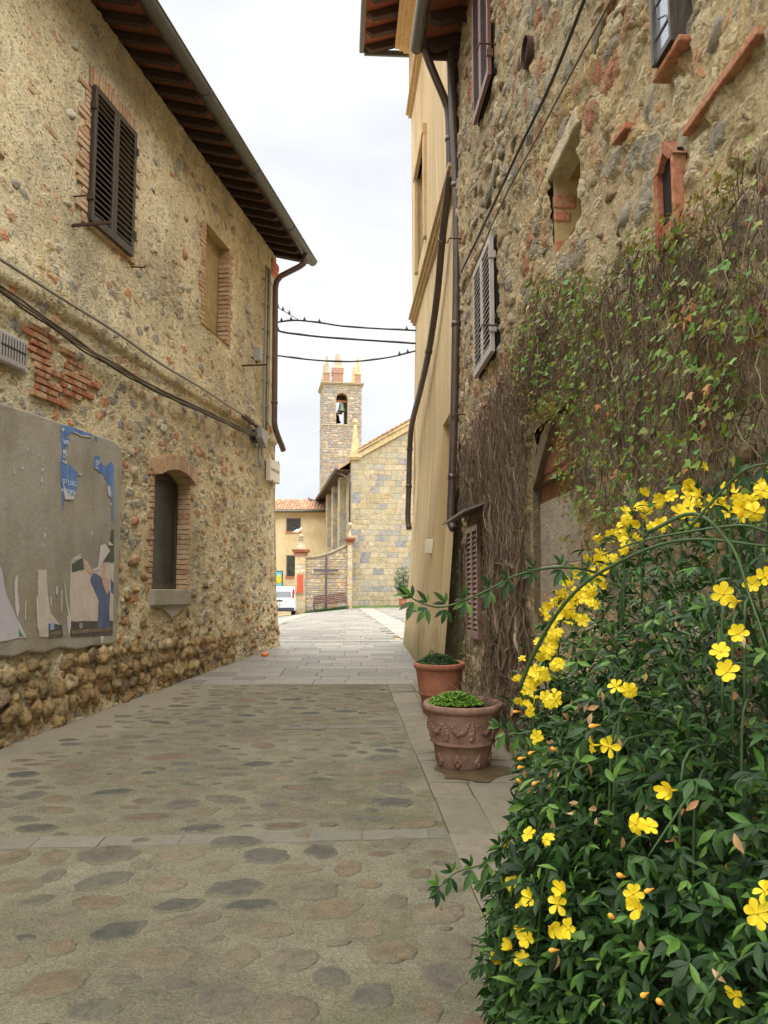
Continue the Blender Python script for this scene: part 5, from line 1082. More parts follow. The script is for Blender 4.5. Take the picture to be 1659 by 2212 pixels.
for (a,b,c_,d) in ((620,1121,648,1147),(620,1201,649,1244)):
    p0 = PY(a,d,CY)-Vector((-9,CY,0)); p1 = PY(c_,b,CY)-Vector((-9,CY,0)); mb = MB(); mb.box(p0.x-.06,p1.x+.06,-.05,.02,p0.z-.06,p1.z+.06,.01); f = mb.build('window', M['wood_grey'], cream)
    mb = MB(); mb.box(p0.x,p1.x,-.06,-.045,p0.z,p1.z); mb.build('pane', M['glass_dusty'], f)
    mb = MB(); mb.box(p0.x-.12,p1.x+.12,-.09,.0,p0.z-.14,p0.z-.062,.01); mb.build('sill', M['cornice'], f)
# ------------------------------------------------------------------ churchyard wall with two ball-topped piers
WY = 45.2; X = lambda px, Y=WY: PY(px,1283,Y).x; Zp = lambda py, Y=WY: PY(700,py,Y).z
yard = empty('churchyard_wall', (X(700), WY, 0), 0, 'rubble wall with curved top and ball topped piers, behind bench and cross', 'wall'); ox = X(700)
uL0, uL1, uR0, uR1 = X(637)-ox, X(659.5)-ox, X(750.5)-ox, X(760)-ox
ct = lambda u: Zp(1205) + (Zp(1177)-Zp(1205))*max(0,(u-uL1)/(uR0-uL1))**1.9
mb = MB(); us = np.linspace(uL1-.02,uR0+.02,16); mb.prism([(us[0],-.2),(us[-1],-.2)]+[(u, ct(u)) for u in us[::-1]], .05, .45, lambda a,d,b:(a,d,b)); mb.build('wall', M['tower_joint'], yard, fix=True)
mb = MB(); rows(mb, uL1, uR0, .3, Zp(1177), (.09,.24), (.10,.42), .045, .03, lambda u,d,z:(u,.05-d,z), lambda a,b,c_,d: d < min(ct(a),ct(b))-.02, .025); mb.build('masonry', stone_mat('yard_stone', [(184,166,134),(174,163,142),(192,172,136),(166,158,144),(178,144,116),(190,174,142),(162,152,136),(184,162,126),(170,160,142),(156,150,140)], .35, .015, 7, .6), yard)
mb = MB()
for a, b in zip(us, us[1:]): mb.prism([(a,ct(a)),(b,ct(b)),(b,ct(b)+.11),(a,ct(a)+.11)], -.06, .55, lambda a,d,b:(a,d,b))
mb.build('coping', M['grey_stone'], yard, fix=True)
def pier(u0, u1, zcap, zball, rb):
    mb = MB(); rows(mb, u0, u1, .2, zcap-.15, (.22,.42), (.3,.7), .025, .02, lambda u,d,z:(u,-.1-d,z), None, .01); rows(mb, -.1, .5, .2, zcap-.15, (.22,.42), (.3,.7), .025, .02, lambda u,d,z:(u1+d,u,z), None, .01); mb.box(u0,u1,-.1,.5,-.2,zcap-.15)
    o = mb.build('pier', stone_mat('pier_stone', [(176,164,138),(186,173,145),(166,158,140),(188,165,128)], .35, .015, 7, .6), yard)
    mb = MB(); 
    for e_, z in ((.03,zcap-.32),(.08,zcap-.2),(.14,zcap-.08),(.18,zcap)): mb.box(u0-e_,u1+e_,-.1-e_,.5+e_,z,z+.078,.01)
    mb.build('cap', M['red_brick'], o); um_ = (u0+u1)/2; mb = MB(); k = min(.3,(u1-u0)/2)
    mb.lathe([(k,zcap+.08),(k*.95,zcap+.25),(k*.55,zcap+.32),(k*.42,zball-rb*1.3),(k*.6,zball-rb*1.1),(k*.3,zball-rb*.8)],16,(um_,.2,0)); mb.ball((um_,.2,zball),rb,2); mb.build('finial', M['grey_stone'], o)
pier(uL0,uL1,Zp(1190),Zp(1158),.15); pier(uR0,uR1,Zp(1165),Zp(1133),.14)
# cross
xc = X(704.3,44.95); t = empty('cross', (xc,44.95,gz(xc,44.95)), 0, 'tall plain grey cross standing before the churchyard wall behind bench', 'cross'); g0 = gz(xc,44.95)
mb = MB(); mb.box(-.062,.062,-.05,.05,-.1,Zp(1201,44.95)-g0,.008); mb.build('upright', M['cross'], t); za = Zp(1232,44.95)-g0; mb = MB(); mb.box(X(677,44.95)-xc,-.064,-.048,.048,za-.075,za+.075,.008); mb.box(.064,X(731,44.95)-xc,-.048,.048,za-.075,za+.075,.008); mb.build('crossbar', M['cross'], t)
# plaque
p0 = PY(641.5,1281,45.02); p1 = PY(655,1241,45.02); t = empty('wall_plaque', ((p0.x+p1.x)/2,45.04,p0.z), 0, 'tall red terracotta plaque on the left pier of the churchyard wall', 'plaque'); h = p1.z-p0.z; k = (p1.x-p0.x)/2
mb = MB(); mb.box(-k-.04,k+.04,-.02,.04,-.04,h+.04,.005); mb.build('frame', M['grey_stone'], t); mb = MB(); mb.box(-k,k,-.04,-.021,0,h,.004)
for i in range(10): mb.box(-k+.04,k-.04,-.046,-.0405,h-.12-i*h/11.5,h-.09-i*h/11.5)
mb.build('tablet', M['plaque'], t)
# bench
b0 = PY(678,1324,44.2); b1 = PY(752,1316,44.2); bc = (b0+b1)/2; t = empty('park_bench', (bc.x,44.2,bc.z), 0, 'brown slatted park bench in front of the churchyard wall', 'bench'); L = (b1.x-b0.x)/2; tilt = math.atan2(b1.z-b0.z, 2*L); t.rotation_euler = (0,-tilt,0)
for i in range(5): mb = MB(); z = .44+i*.095; mb.box(-L,L,.12+i*.02,.15+i*.02,z,z+.072,.008); mb.build('back_slat', M['bench_wood'], t)
for i in range(4): mb = MB(); mb.box(-L,L,-.38+i*.12,-.285+i*.12,.38+i*-.006,.41+i*-.006,.006); mb.build('seat_slat', M['bench_wood'], t)
for x in (-L+.03, L-.03):
    mb = MB(); mb.tube([(x,-.36,-.12),(x,-.36,.37),(x,.1,.35),(x,.12,.40),(x,.22,.92)],.03,8); mb.tube([(x,.1,.36),(x,.2,-.12)],.03,8); mb.tube([(x,-.36,.37),(x,-.34,.58),(x,.12,.60)],.022,8); mb.build('bench_end', M['bench_iron'], t)
# van
vb = PY(636.5,1331,43.6); van = empty('parked_van', (vb.x-.89, 43.6, gz(vb.x-.9,43.6)-.02), R(2), 'white van parked rear towards us, half hidden by left house', 'van')
HV = PY(620,1267,43.6).z - van.location.z
prof = [(-.0,.42),(-.03,.75),(.0,1.0),(.10,HV-.28),(.2,HV-.06),(.42,HV),(2.6,HV-.02),(3.0,HV-.15),(3.55,1.05),(4.3,.92),(4.4,.6),(4.36,.34),(.05,.34)]
bm = bmesh.new(); rings = []
for x, k in ((-.88,0),(-.84,.5),(-.78,1),(.78,1),(.84,.5),(.88,0)):
    rings.append([bm.verts.new((x*(1-.10*max(0,(z-1.0)/(HV-1.0))), y + (0 if k == 1 else .05*(1-k)), z-(.05*(1-k) if z > HV-.3 else 0))) for y, z in prof])
n = len(prof)
for a, b in zip(rings, rings[1:]):
    for j in range(n): bm.faces.new((a[j], a[(j+1)%n], b[(j+1)%n], b[j]))
bm.faces.new(rings[0][::-1]); bm.faces.new(rings[-1]); bmesh.ops.recalc_face_normals(bm, faces=bm.faces); mb = MB(); mb.bm(bm); mb.build('body', M['van_paint'], van)
mb = MB(); yv = lambda z: .0 + .10*(z-1.0)/(HV-1.28) - .012
z0, z1 = 1.02, HV-.24
mb.add([(-.72,yv(z0),z0),(.72,yv(z0),z0),(.655,yv(z1),z1),(-.655,yv(z1),z1),(-.72,yv(z0)+.02,z0),(.72,yv(z0)+.02,z0),(.655,yv(z1)+.02,z1),(-.655,yv(z1)+.02,z1)],[(0,1,2,3),(0,4,5,1),(1,5,6,2),(2,6,7,3),(3,7,4,0)]); mb.build('rear_window', M['van_glass'], van)
mb = MB(); mb.box(-.86,.86,-.10,.06,.30,.50,.03); mb.build('bumper', M['van_dark'], van)
mb = MB(); mb.box(-.30,.24,-.055,-.03,.66,.80,.006); o = mb.build('number_plate', M['marble'], van); text_o = text_mesh('2158 B', .12, M['ink'], 'lettering', o, Matrix.Translation((-.22,-.057,.69)) @ Matrix(((1,0,0,0),(0,0,-1,0),(0,1,0,0),(0,0,0,1))), .001)
mb = MB(); mb.box(-.32,.26,-.07,-.03,.82,.90,.01); mb.build('plate_lamp_bar', M['van_dark'], van)
for x in (-.80,.80): mb = MB(); mb.box(x-.05,x+.05,-.03,.06,.98,1.45,.015); mb.build('tail_light', M['red_lamp'], van)
mb = MB(); mb.box(.085,.093,-.045,.02,.52,1.0); mb.build('door_seam', M['van_dark'], van)
mb = MB(); em = (.42,-.04,.84); mb.tube([(em[0]+.065*math.cos(a),em[1],em[2]+.065*math.sin(a)) for a in np.linspace(0,2*math.pi,17)],.008,6)
mb.tube([(em[0]-.03,em[1],em[2]+.058),(em[0],em[1],em[2]+.005),(em[0]+.03,em[1],em[2]+.058)],.006,5); mb.tube([(em[0]-.055,em[1],em[2]+.03),(em[0]-.025,em[1],em[2]-.055),(em[0],em[1],em[2]-.0),(em[0]+.025,em[1],em[2]-.055),(em[0]+.055,em[1],em[2]+.03)],.006,5); mb.build('emblem', M['chrome'], van)
for x in (-.76,.76):
    for y in (.75,3.5):
        mb = MB(); st = 0; mb.lathe([(.18,-.09),(.29,-.1),(.31,-.06),(.31,.06),(.29,.1),(.18,.09)],24); mb.xf(Matrix.Translation((x,y,.31)) @ Matrix.Rotation(math.pi/2,4,'Y')); o = mb.build('wheel', M['tyre'], van)
        mb = MB(); mb.lathe([(0,-.07),(.1,-.08),(.185,-.06),(.185,.06),(.1,.08),(0,.07)],20); mb.xf(Matrix.Translation((x,y,.31)) @ Matrix.Rotation(math.pi/2,4,'Y')); mb.build('rim', M['chrome'], o)
# mural board
p0 = PY(586,1268,57.5); p1 = PY(611,1233,57.5); t = empty('mural_board', ((p0.x+p1.x)/2,57.5,p0.z), 0, 'framed blue board with yellow figure shape, above the white van', 'sign'); k = (p1.x-p0.x)/2; h = p1.z-p0.z
mb = MB(); mb.box(-k,k,0,.08,0,h,.01); mb.build('frame', M['van_dark'], t); mb = MB(); mb.box(-k+.07,k-.07,-.012,-.001,.07,h-.07); o = mb.build('panel', paper('mural_blue', (84,164,196), .15, False, (110,190,214)), t)
mb = MB(); mb.ball((.12,-.016,h*.62),.16,2,(1,.06,1)); mb.ball((.12,-.016,h*.40),.22,2,(1,.05,1)); mb.build('figure', paper('mural_yellow', (226,190,40), .1, False), t)
# pigeons: one continuous body each
def pigeon(px, py, Y, mat, label, flip=1):
    q = PY(px,py,Y); mb = MB(); bm = bmesh.new(); bmesh.ops.create_uvsphere(bm, u_segments=14, v_segments=10, radius=1)
    for v in bm.verts:
        x, y, z = v.co; u = x
        r = .085*(1-.55*max(0,-u)**1.2) if u < 0 else .085*(1-.25*u); zz = z*r + .11 + .03*max(0,u)
        v.co = (u*.15*(1.5 if u < 0 else 1), y*r*.8, zz - (.05*max(0,-u)))
    mb.smooth = True; mb.bm(bm); mb.ball((.15,0,.22),.045,2); mb.tube([(.10,0,.15),(.15,0,.22)],[.06,.035],8); mb.tube([(.185,0,.22),(.225,0,.21)],[.012,.002],6); mb.tube([(0,.02,.06),(0,.02,-.01)],.008,5); mb.tube([(0,-.02,.06),(0,-.02,-.01)],.008,5)
    o = mb.build('pigeon', mat, None, q); o.scale = (flip*1.2,1.2,1.2); return tag(o, label, 'pigeon')
pigeon(671,1083,61.2,simple('pigeon_grey',(98,100,104),1,.8,.2,20,0),'grey pigeon perched on the tiled ridge of the cream house',-1); pigeon(643,1152,45.4,simple('pigeon_white',(206,204,200),1,.8,.1,20,0),'white pigeon sitting on the ball of the left pier')
# ------------------------------------------------------------------ leaf helpers
def leaf_template(segs=4, wmax=.30, fold=.18, curl=.25):
    V = []; Fq = []
    prof = [0.04, .62, 1.0, .72, .03] if segs == 4 else [.05, 1.0, .03]
    for i, w_ in enumerate(prof):
        t_ = i/(len(prof)-1); zc_ = -curl*t_*t_; V += [(t_, -w_*wmax/2, zc_+fold*w_*wmax*.5), (t_, 0, zc_), (t_, w_*wmax/2, zc_+fold*w_*wmax*.5)]
    for i in range(len(prof)-1):
        for j in (0,1): Fq.append((i*3+j, (i+1)*3+j, (i+1)*3+j+1, i*3+j+1))
    return np.array(V), np.array(Fq)
def maple_template():
    ang = [-115,-75,-50,-28,0,28,50,75,115]; rad = [.35,.75,.42,.85,1.1 if False else 1.0,.85,.42,.75,.35]
    rad = [.45,.8,.45,.55,1.0,.55,.45,.8,.45]
    V = [(0,0,0)] + [(r*math.cos(R(a))*.7+.12, r*math.sin(R(a))*.6, .06*math.sin(a)) for a, r in zip(ang, rad)]
    return np.array(V), np.array([(0,i,i+1) for i in range(1,9)])
def orient(dirs, ups):
    x = dirs/np.linalg.norm(dirs,axis=1,keepdims=True); y = np.cross(ups, x); y /= np.maximum(np.linalg.norm(y,axis=1,keepdims=True),1e-6); z = np.cross(x, y); return np.stack([x,y,z], -1)
def scatter(tv, tf, pos, Rm, size):
    V = pos[:,None,:] + np.einsum('nij,kj->nki', Rm, tv)*size[:,None,None]; n, k = len(pos), len(tv)
    return V.reshape(-1,3), (tf[None]+(np.arange(n)*k)[:,None,None]).reshape(-1, tf.shape[1])
# ------------------------------------------------------------------ jasmine
BC = np.array([1.40, 2.42, 0.0]); BR = np.array([1.06, 1.30, 1.90]); EX = np.array([2.6,2.4,2.9])
def bfun(P): return (np.abs((P-BC)/BR)**EX).sum(-1)
def bush_hit(px, py, k=1.0):
    d = np.array(ray(px,py)); o = np.array([0,0,CAM_Z]); ts = np.linspace(.6,5,1200); P = o+ts[:,None]*d; f = bfun(P); i = np.argmax(f < k)
    if not (f < k).any(): i = int(np.argmin(f))
    return P[i]
bush = empty('jasmine_bush', (float(1.0),2.4,.1), 0, 'big winter jasmine bush covered in yellow flowers, right foreground', 'bush'); bl = np.array(bush.location)
NT_ = 12500; D = rng.normal(size=(NT_*2,3)); D[:,2] = np.abs(D[:,2])*1.0 - .15; D[:,0] = np.where(D[:,0] > .5, -D[:,0], D[:,0])
D /= np.linalg.norm(D,axis=1,keepdims=True)
tt = (1/np.maximum((np.abs(D/BR)**EX).sum(1),1e-9))
for _ in range(30):                                             # radius along D where the bush ends
    pass
lo = np.zeros(len(D)); hi = np.full(len(D), 4.0)
for _ in range(28):
    md = (lo+hi)/2; ins = (np.abs(D*md[:,None]/BR)**EX).sum(1) < 1; lo = np.where(ins, md, lo); hi = np.where(ins, hi, md)
lump = np.sin(D[:,0]*7+1)*np.sin(D[:,1]*6+D[:,2]*5)*.05 + np.sin(D[:,2]*13+D[:,1]*9)*.03
rad = lo*(1 + lump + rng.uniform(-.20,.02,len(D)) + (rng.random(len(D))<.05)*rng.uniform(0,.05,len(D)))
P = BC + D*rad[:,None]; Nn = (P-BC)/BR**2; Nn /= np.linalg.norm(Nn,axis=1,keepdims=True)
wallx = RA+RB*P[:,1]; ok = (P[:,0] < wallx-.06) & (P[:,2] > .06+.044*P[:,1]) & (P[:,1] > .95); P = P[ok]; Nn = Nn[ok]
tv, tf = leaf_template(4, .35, .35, .25); pos=[]; dr=[]; up=[]; sz=[]
n = len(P); ax = Nn*rng.uniform(.2,.9,(n,1)) + rng.normal(size=(n,3))*.45 + np.array([0,0,-.25]); ax /= np.linalg.norm(ax,axis=1,keepdims=True)
upv = Nn*.7 + np.array([0,0,.75]) + rng.normal(size=(n,3))*.35
sd = np.cross(ax, upv); sd /= np.linalg.norm(sd,axis=1,keepdims=True); base_s = rng.uniform(.034,.070,n)*np.where(P[:,2] > 1.3, .78, 1.0)*np.where(rng.random(n) < .25, .6, 1.0)
for k, a in ((0,0.),(1,.95),(-1,-.95)):
    d_ = ax*math.cos(a) + sd*math.sin(a) + rng.normal(size=(n,3))*.10; pos.append(P); dr.append(d_); up.append(upv+rng.normal(size=(n,3))*.2); sz.append(base_s*(1.0 if k == 0 else .8))
n2 = 9000; kk = rng.integers(0, n, n2); kk = kk[(P[kk,2] > 1.0)]; Pi = BC+(P[kk]-BC)*rng.uniform(.62,.92,(len(kk),1)); pos.append(Pi); dr.append(rng.normal(size=Pi.shape)+np.array([-.3,-.3,-.3])); up.append(rng.normal(size=Pi.shape)*.5+np.array([0,-.3,.8])); sz.append(rng.uniform(.035,.06,len(Pi)))
pos=np.concatenate(pos); dr=np.concatenate(dr); up=np.concatenate(up); sz=np.concatenate(sz)
Vv, Ff = scatter(tv, tf, pos-bl, orient(dr, up), sz); np_mesh('foliage', Vv, Ff, M['jasmine_leaf'], bush)
# stems: inner canes and long arching shoots with leaves
mb = MB(); blv = Vector(bl)
for i in range(150):
    d_ = rng.normal(size=3); d_[2] = abs(d_[2])+.2; d_[0] = -abs(d_[0])*.9; d_ /= np.linalg.norm(d_); r_ = 1/ (np.abs(d_/BR)**EX).sum()**(1/2.6); a = Vector((1.15,2.4+d_[1]*.5,.1)); e_ = Vector(BC+d_*min(r_,2.2)*random.uniform(.85,1.0)); m = a.lerp(e_,.55)+Vector((0,0,.35)); tip = e_+Vector((d_[0]*.1,d_[1]*.1,-.25))
    mb.tube([q-blv for q in curve([a,m,e_,tip],5)], .0035, 5)
shoots = [([(1120,1490,2.35),(1150,1420,2.3),(1200,1330,2.2),(1270,1255,2.1),(1390,1190,1.95),(1500,1165,1.85),(1659,1180,1.75)],.0065,0),
          ([(1310,1245,2.25),(1250,1228,2.2),(1180,1228,2.15),(1110,1245,2.1),(1060,1272,2.05),(1000,1298,2.0),(950,1312,1.98),(905,1300,1.96),(882,1285,1.95)],.0038,1),
          ([(1110,1790,2.3),(1070,1845,2.25),(1040,1868,2.2),(985,1885,2.15),(950,1915,2.12)],.003,1),
          ([(1150,1580,2.4),(1110,1585,2.4),(1080,1570,2.4)],.003,1),
          ([(1400,1150,1.9),(1500,1110,1.8),(1580,1180,1.7),(1620,1290,1.65),(1659,1400,1.6)],.005,0),
          ([(1490,1140,1.75),(1560,1060,1.7),(1620,1010,1.65),(1700,1000,1.6)],.004,1),
          ([(1100,2040,2.3),(1060,2060,2.3),(1035,2090,2.28)],.003,1),([(1085,1930,2.4),(1060,1900,2.4),(1045,1905,2.4)],.0025,1),
          ([(1640,2050,1.5),(1560,2100,1.5),(1500,2190,1.5)],.003,0),([(1500,1700,1.6),(1440,1790,1.6),(1400,1850,1.6)],.003,0),([(1659,1150,1.8),(1600,1135,1.82),(1480,1150,1.9),(1380,1170,2.0),(1300,1200,2.1)],.004,0)]
lp=[]; ldr=[]; lup=[]; lsz=[]
for pts, r_, lv in shoots:
    c_ = curve([PY(*q) for q in pts],6); mb.tube([q-blv for q in c_], [r_*(1-.6*i/len(c_)) for i in range(len(c_))], 7)
    if lv:
        step = 5
        for i in range(4, len(c_), step):
            tdir = (c_[min(i+1,len(c_)-1)]-c_[i-1]).normalized(); n_l = 3
            for sgn in (-1, 1):
                axd = (tdir*.55 + Vector((0,-.25,0)) + Vector((0,0,sgn*.8 - .15)) + Vector(rng.normal(size=3))*.15).normalized(); sdv = axd.cross(Vector((0,-1,.2))).normalized()
                for a in (0,.75,-.75): lp.append(c_[i]+axd*.008); ldr.append(axd*math.cos(a)+sdv*math.sin(a)); lup.append(Vector((.1,-.8,.6))); lsz.append(random.uniform(.036,.056)*(1 if a == 0 else .72)*(1.0 if sgn < 0 else .8))
        for a in (-.5,0,.5): lp.append(c_[-1]); td=(c_[-1]-c_[-3]).normalized(); ldr.append(td+Vector((0,0,a))); lup.append(Vector((0,-.8,.6))); lsz.append(.036)
mb.build('stem', M['jasmine_stem'], bush)
Vv, Ff = scatter(tv, tf, np.array(lp)-bl, orient(np.array(ldr), np.array(lup)), np.array(lsz)); np_mesh('shoot_leaves', Vv, Ff, M['jasmine_leaf'], bush)
# flowers: six rounded petals round a short tube
def flower_mesh(cup, nP, seed_):
    rr = random.Random(seed_); mb = MB(); mb.smooth = True
    for k in range(nP):
        a = 2*math.pi*k/nP + rr.uniform(-.12,.12); L = rr.uniform(.88,1.08); cu = cup + rr.uniform(-.18,.18); tw = rr.uniform(-.25,.25); vs = []
        for x, w_, z in [(.10,.06,.0),(.3,.17,.04),(.52,.28,.07),(.74,.32,.06),(.92,.23,.02),(1.02,.08,-.04)]:
            for s_ in (-1,-.5,0,.5,1):
                y = s_*w_; X_ = x*L; zz = z + .07*abs(s_)**2*(1 if k % 2 else .6) + cu*X_*X_ + tw*s_*w_; q = X_*(1-.25*abs(cu)*X_)
                vs.append((q*math.cos(a)-y*math.sin(a), q*math.sin(a)+y*math.cos(a), zz+.014*(k%2)))
        mb.add(vs, [(i*5+j,(i+1)*5+j,(i+1)*5+j+1,i*5+j+1) for i in range(5) for j in range(4)])
    mb.smooth = False; mb.tube([(0,0,.10),(0,0,-.6)],[.13,.05],8); mb.m = 1; mb.tube([(0,0,.18),(0,0,.05)],[.03,.07],6); return mb.mesh('flower', [M['petal'], M['bud']])
FL = [flower_mesh(.05,6,1), flower_mesh(.35,6,2), flower_mesh(-.2,7,3), flower_mesh(.7,6,4), flower_mesh(.15,5,5), flower_mesh(-.35,6,6)]
mb = MB(); mb.tube([(0,0,-.4),(0,0,0),(0,0,.25),(0,0,.5),(0,0,.66)],[.06,.14,.26,.22,.03],10); bud_me = mb.mesh('bud', M['bud'])
c6 = [(1620,770),(1190,820),(1240,815),(1100,860),(1275,880),(1310,820),(1365,815),(1545,860),(1050,915),(1090,935),(1430,850),(1480,885),(1600,885),(980,985),(1015,1005),(935,1065),(840,1140),(805,1205),(885,1190),(850,1265),(740,1262),(785,1320),(860,1350),(700,1335),(725,1405),(670,1445),(690,1495),(745,1400),(655,1575),(632,1632),(1590,1195),(1465,1240),(1525,1270),(1530,1410),(1455,1490),(1482,1575),(1000,1640),(1060,1655),(1645,1165),(830,1225),(1640,790),(1130,900)]
c7 = [(630,320),(650,365),(715,380),(665,530),(905,565),(975,570),(1090,905),(1140,915),(1240,760),(1095,1265),(1075,1205),(550,1155),(630,1225),(770,1195),(750,1250),(590,1360),(620,1400),(725,1355),(800,1355),(545,1440),(595,1490),(500,1500),(625,950),(705,970),(530,1000),(1648,1195),(1610,1290),(1520,1645),(600,1255),(740,370)]
bd = [(595,660),(590,725),(915,480),(740,585),(1030,1130),(1150,1190),(1200,1680),(595,305),(640,595),(578,420),(600,620),(740,1450),(990,1310),(1130,1640),(660,725)]
placed = [(829.6+x*.5, 663.7+y*.5) for x, y in c6] + [(829.6+x*.5, 1327.4+y*.5) for x, y in c7]
def put(name, me, px, py, size, k=1.12):
    q = Vector(bush_hit(px, py, k)); toc = (Vector((0,0,CAM_Z))-q).normalized(); nn = Vector((q-Vector(BC)));  nn = Vector([nn[i]/BR[i]**2 for i in range(3)]).normalized()
    if name == 'flower': d = (toc*.9 + nn*.4 + Vector(rng.normal(size=3))*.5 + Vector((0,0,.1))).normalized()
    else: d = (toc*.2+nn*.3+Vector((-.5,0,random.uniform(-.6,.5)))).normalized()
    o = bpy.data.objects.new(name, me); C.objects.link(o); o.parent = bush; o.location = q - blv + toc*.03; o.rotation_euler = (d.to_track_quat('Z','Y') @ Matrix.Rotation(random.uniform(0,6.28),3,'Z').to_quaternion()).to_euler(); s_ = size*random.uniform(.86,1.1); o.scale = (s_,s_,s_*random.uniform(.9,1.5)); return o
for px, py in placed[:92]: put('flower', random.choice(FL), px, py, random.uniform(.019,.025))
o_ = MB(); fv = []; ff = []; fm = []; cn = 0                     # the smaller blossoms crowding the upper edge
crowd = [(1640,1035),(1590,1075),(1540,1062),(1480,1075),(1430,1085),(1385,1105),(1350,1130),(1330,1160),(1300,1190),(1270,1225),(1255,1245),(1235,1265),(1215,1300),(1200,1325),(1190,1350),(1175,1385),(1165,1410),(1155,1450),(1150,1480),(1145,1500),(1255,1280),(1245,1310),(1610,1090),(1500,1090)]
for px, py in crowd:
    for _ in range(5):
        q = Vector(bush_hit(px+random.gauss(8,22), py+random.gauss(6,20), 1.12)); toc = (Vector((0,0,CAM_Z))-q).normalized(); d = (toc*.7+Vector((-.3,0,.3))+Vector(rng.normal(size=3))*.6).normalized()
        Mx = Matrix.Translation(q-blv) @ d.to_track_quat('Z','Y').to_matrix().to_4x4() @ Matrix.Rotation(random.uniform(0,6.28),4,'Z') @ Matrix.Scale(random.uniform(.015,.023),4); me_ = random.choice(FL)
        fv += [tuple(Mx @ v.co) for v in me_.vertices]; ff += [tuple(i+cn for i in p.vertices) for p in me_.polygons]; fm += [p.material_index for p in me_.polygons]; cn += len(me_.vertices)
o_.v, o_.f, o_.mi, o_.sm = fv, ff, fm, [True]*len(ff); tag(o_.build('small_blossoms', [M['petal'], M['bud']], bush), kind='stuff')
for x, y in bd: put('bud', bud_me, 829.6+x*.5, 1327.4+y*.5, .02)
mb = MB()                                                   # a few withered leaves caught in the bush
wl_p=[]; wl_d=[]; wl_u=[]; wl_s=[]
for _ in range(64):
    px, py = random.choice([(random.uniform(1120,1650), random.uniform(1250,2200)), (random.uniform(1100,1300), random.uniform(1400,1800))]); q = bush_hit(px,py,1.06); wl_p.append(q-bl); wl_d.append(np.array([0,0,-1])+rng.normal(size=3)*.5); wl_u.append(np.array([0,-1,.3])+rng.normal(size=3)*.4); wl_s.append(random.uniform(.014,.034))
Vv, Ff = scatter(*leaf_template(4,.45,.5,.5), np.array(wl_p), orient(np.array(wl_d),np.array(wl_u)), np.array(wl_s)); np_mesh('withered_leaves', Vv, Ff, leaf_mat('withered_jasmine', [(202,160,118),(186,140,100),(212,176,138),(170,128,92)], .7, .2, .3), bush)

# ------------------------------------------------------------------ creeper on the old house
vine = wall_thing('climbing_vine', 'half bare creeper with brown stems and fresh green leaves on the old right wall', 'creeper', 'R')
polyB = [RW(*q) for q in [(1003,975),(1035,910),(1070,840),(1110,770),(1160,690),(1195,640),(1215,760),(1190,860),(1165,930),(1152,1080),(1152,1300),(1150,1540),(1075,1560),(1040,1520),(1062,1380),(1062,1130),(1010,1130)]]
polyG = [RW(*q) for q in [(1185,605),(1260,590),(1330,605),(1400,525),(1500,475),(1590,405),(1659,330),(1740,300),(1740,1150),(1300,1150),(1262,1050),(1255,900),(1225,872),(1190,860),(1150,800),(1140,740)]]
def inpoly(s, z, poly):
    c_ = False; n = len(poly)
    for i in range(n):
        (x1,y1),(x2,y2) = poly[i], poly[i-1]
        if (y1 > z) != (y2 > z) and s < (x2-x1)*(z-y1)/(y2-y1)+x1: c_ = not c_
    return c_
def rnd_in(poly):
    xs = [q[0] for q in poly]; zs = [q[1] for q in poly]
    while True:
        s, z = random.uniform(min(xs),max(xs)), random.uniform(min(zs),max(zs))
        if inpoly(s, z, poly): return s, z
openings = [(8.15,9.05,1.0,2.42),(7.35,8.40,3.75,4.95),(4.98,6.10,1.4,2.72)]
def blocked(s, z): return any(a < s < b and c_ < z < d for a, b, c_, d in openings)
def inB(s, z): return inpoly(s, z, polyB) and not blocked(s, z)
def inG(s, z): return inpoly(s, z, polyG) and not blocked(s, z)
mb = MB(); stem_pts = []
def strand(s, z, ang, L, r, inside, wander=.25, grav=0, p0=.05, keep=None):
    pts = []; p = p0
    for k in range(int(L/.05)):
        if k > 1 and not inside(s, z): break
        pts.append((s, p, z)); s += .05*math.cos(ang); z += .05*math.sin(ang); ang += random.gauss(0, wander) + grav*(math.sin(-math.pi/2-ang)); p = min(.13,max(.025, p+random.gauss(0,.012)))
    if len(pts) > 2:
        mb.tube(pts, [r*(1-.5*i/len(pts)) for i in range(len(pts))], 4, False)
        if keep is not None: keep.extend(pts)
kb = []; kg = []
for _ in range(3400):                                        # dense hanging mat beside the bricked arch
    s, z = rnd_in(polyB)
    if blocked(s,z): continue
    strand(s, z, -math.pi/2+random.gauss(0,.7), random.uniform(.12,.75), random.choice([.0014,.0018,.0022,.003,.0045]), inB, .34, .12, random.uniform(.02,.12), kb)
for s0_ in (6.35,6.6,7.0,7.4,7.7):                           # trunks climbing from the foot of the wall
    for _ in range(4): strand(s0_+random.gauss(0,.12), rg(7)+.02, math.pi/2+random.gauss(0,.15), random.uniform(1.5,2.9), random.choice([.008,.012,.02]), lambda s,z: (.25<z<3.6) and not blocked(s,z), .22, -.0, .06, None)
for _ in range(1300):
    s, z = rnd_in(polyG)
    if blocked(s,z): continue
    strand(s, z, random.choice([math.pi/2, -math.pi/2, random.uniform(0,6.28), random.uniform(0,6.28)])+random.gauss(0,.5), random.uniform(.2,.9), random.choice([.0012,.0016,.0022,.0032]), inG, .36, 0, random.uniform(.03,.12), kg)
for (s, z, a) in ((4.6,1.6,1.8),(4.3,1.5,1.2),(3.6,1.5,1.6),(3.2,1.6,1.9),(4.9,2.0,2.2),(4.0,2.2,1.0)):
    for _ in range(3): strand(s+random.gauss(0,.1), z, a+random.gauss(0,.3), 2.2, random.choice([.006,.009]), inG, .2, 0, .07, kg)
mb.build('stem', M['vine_stem'], vine)
tv5, tf5 = maple_template()
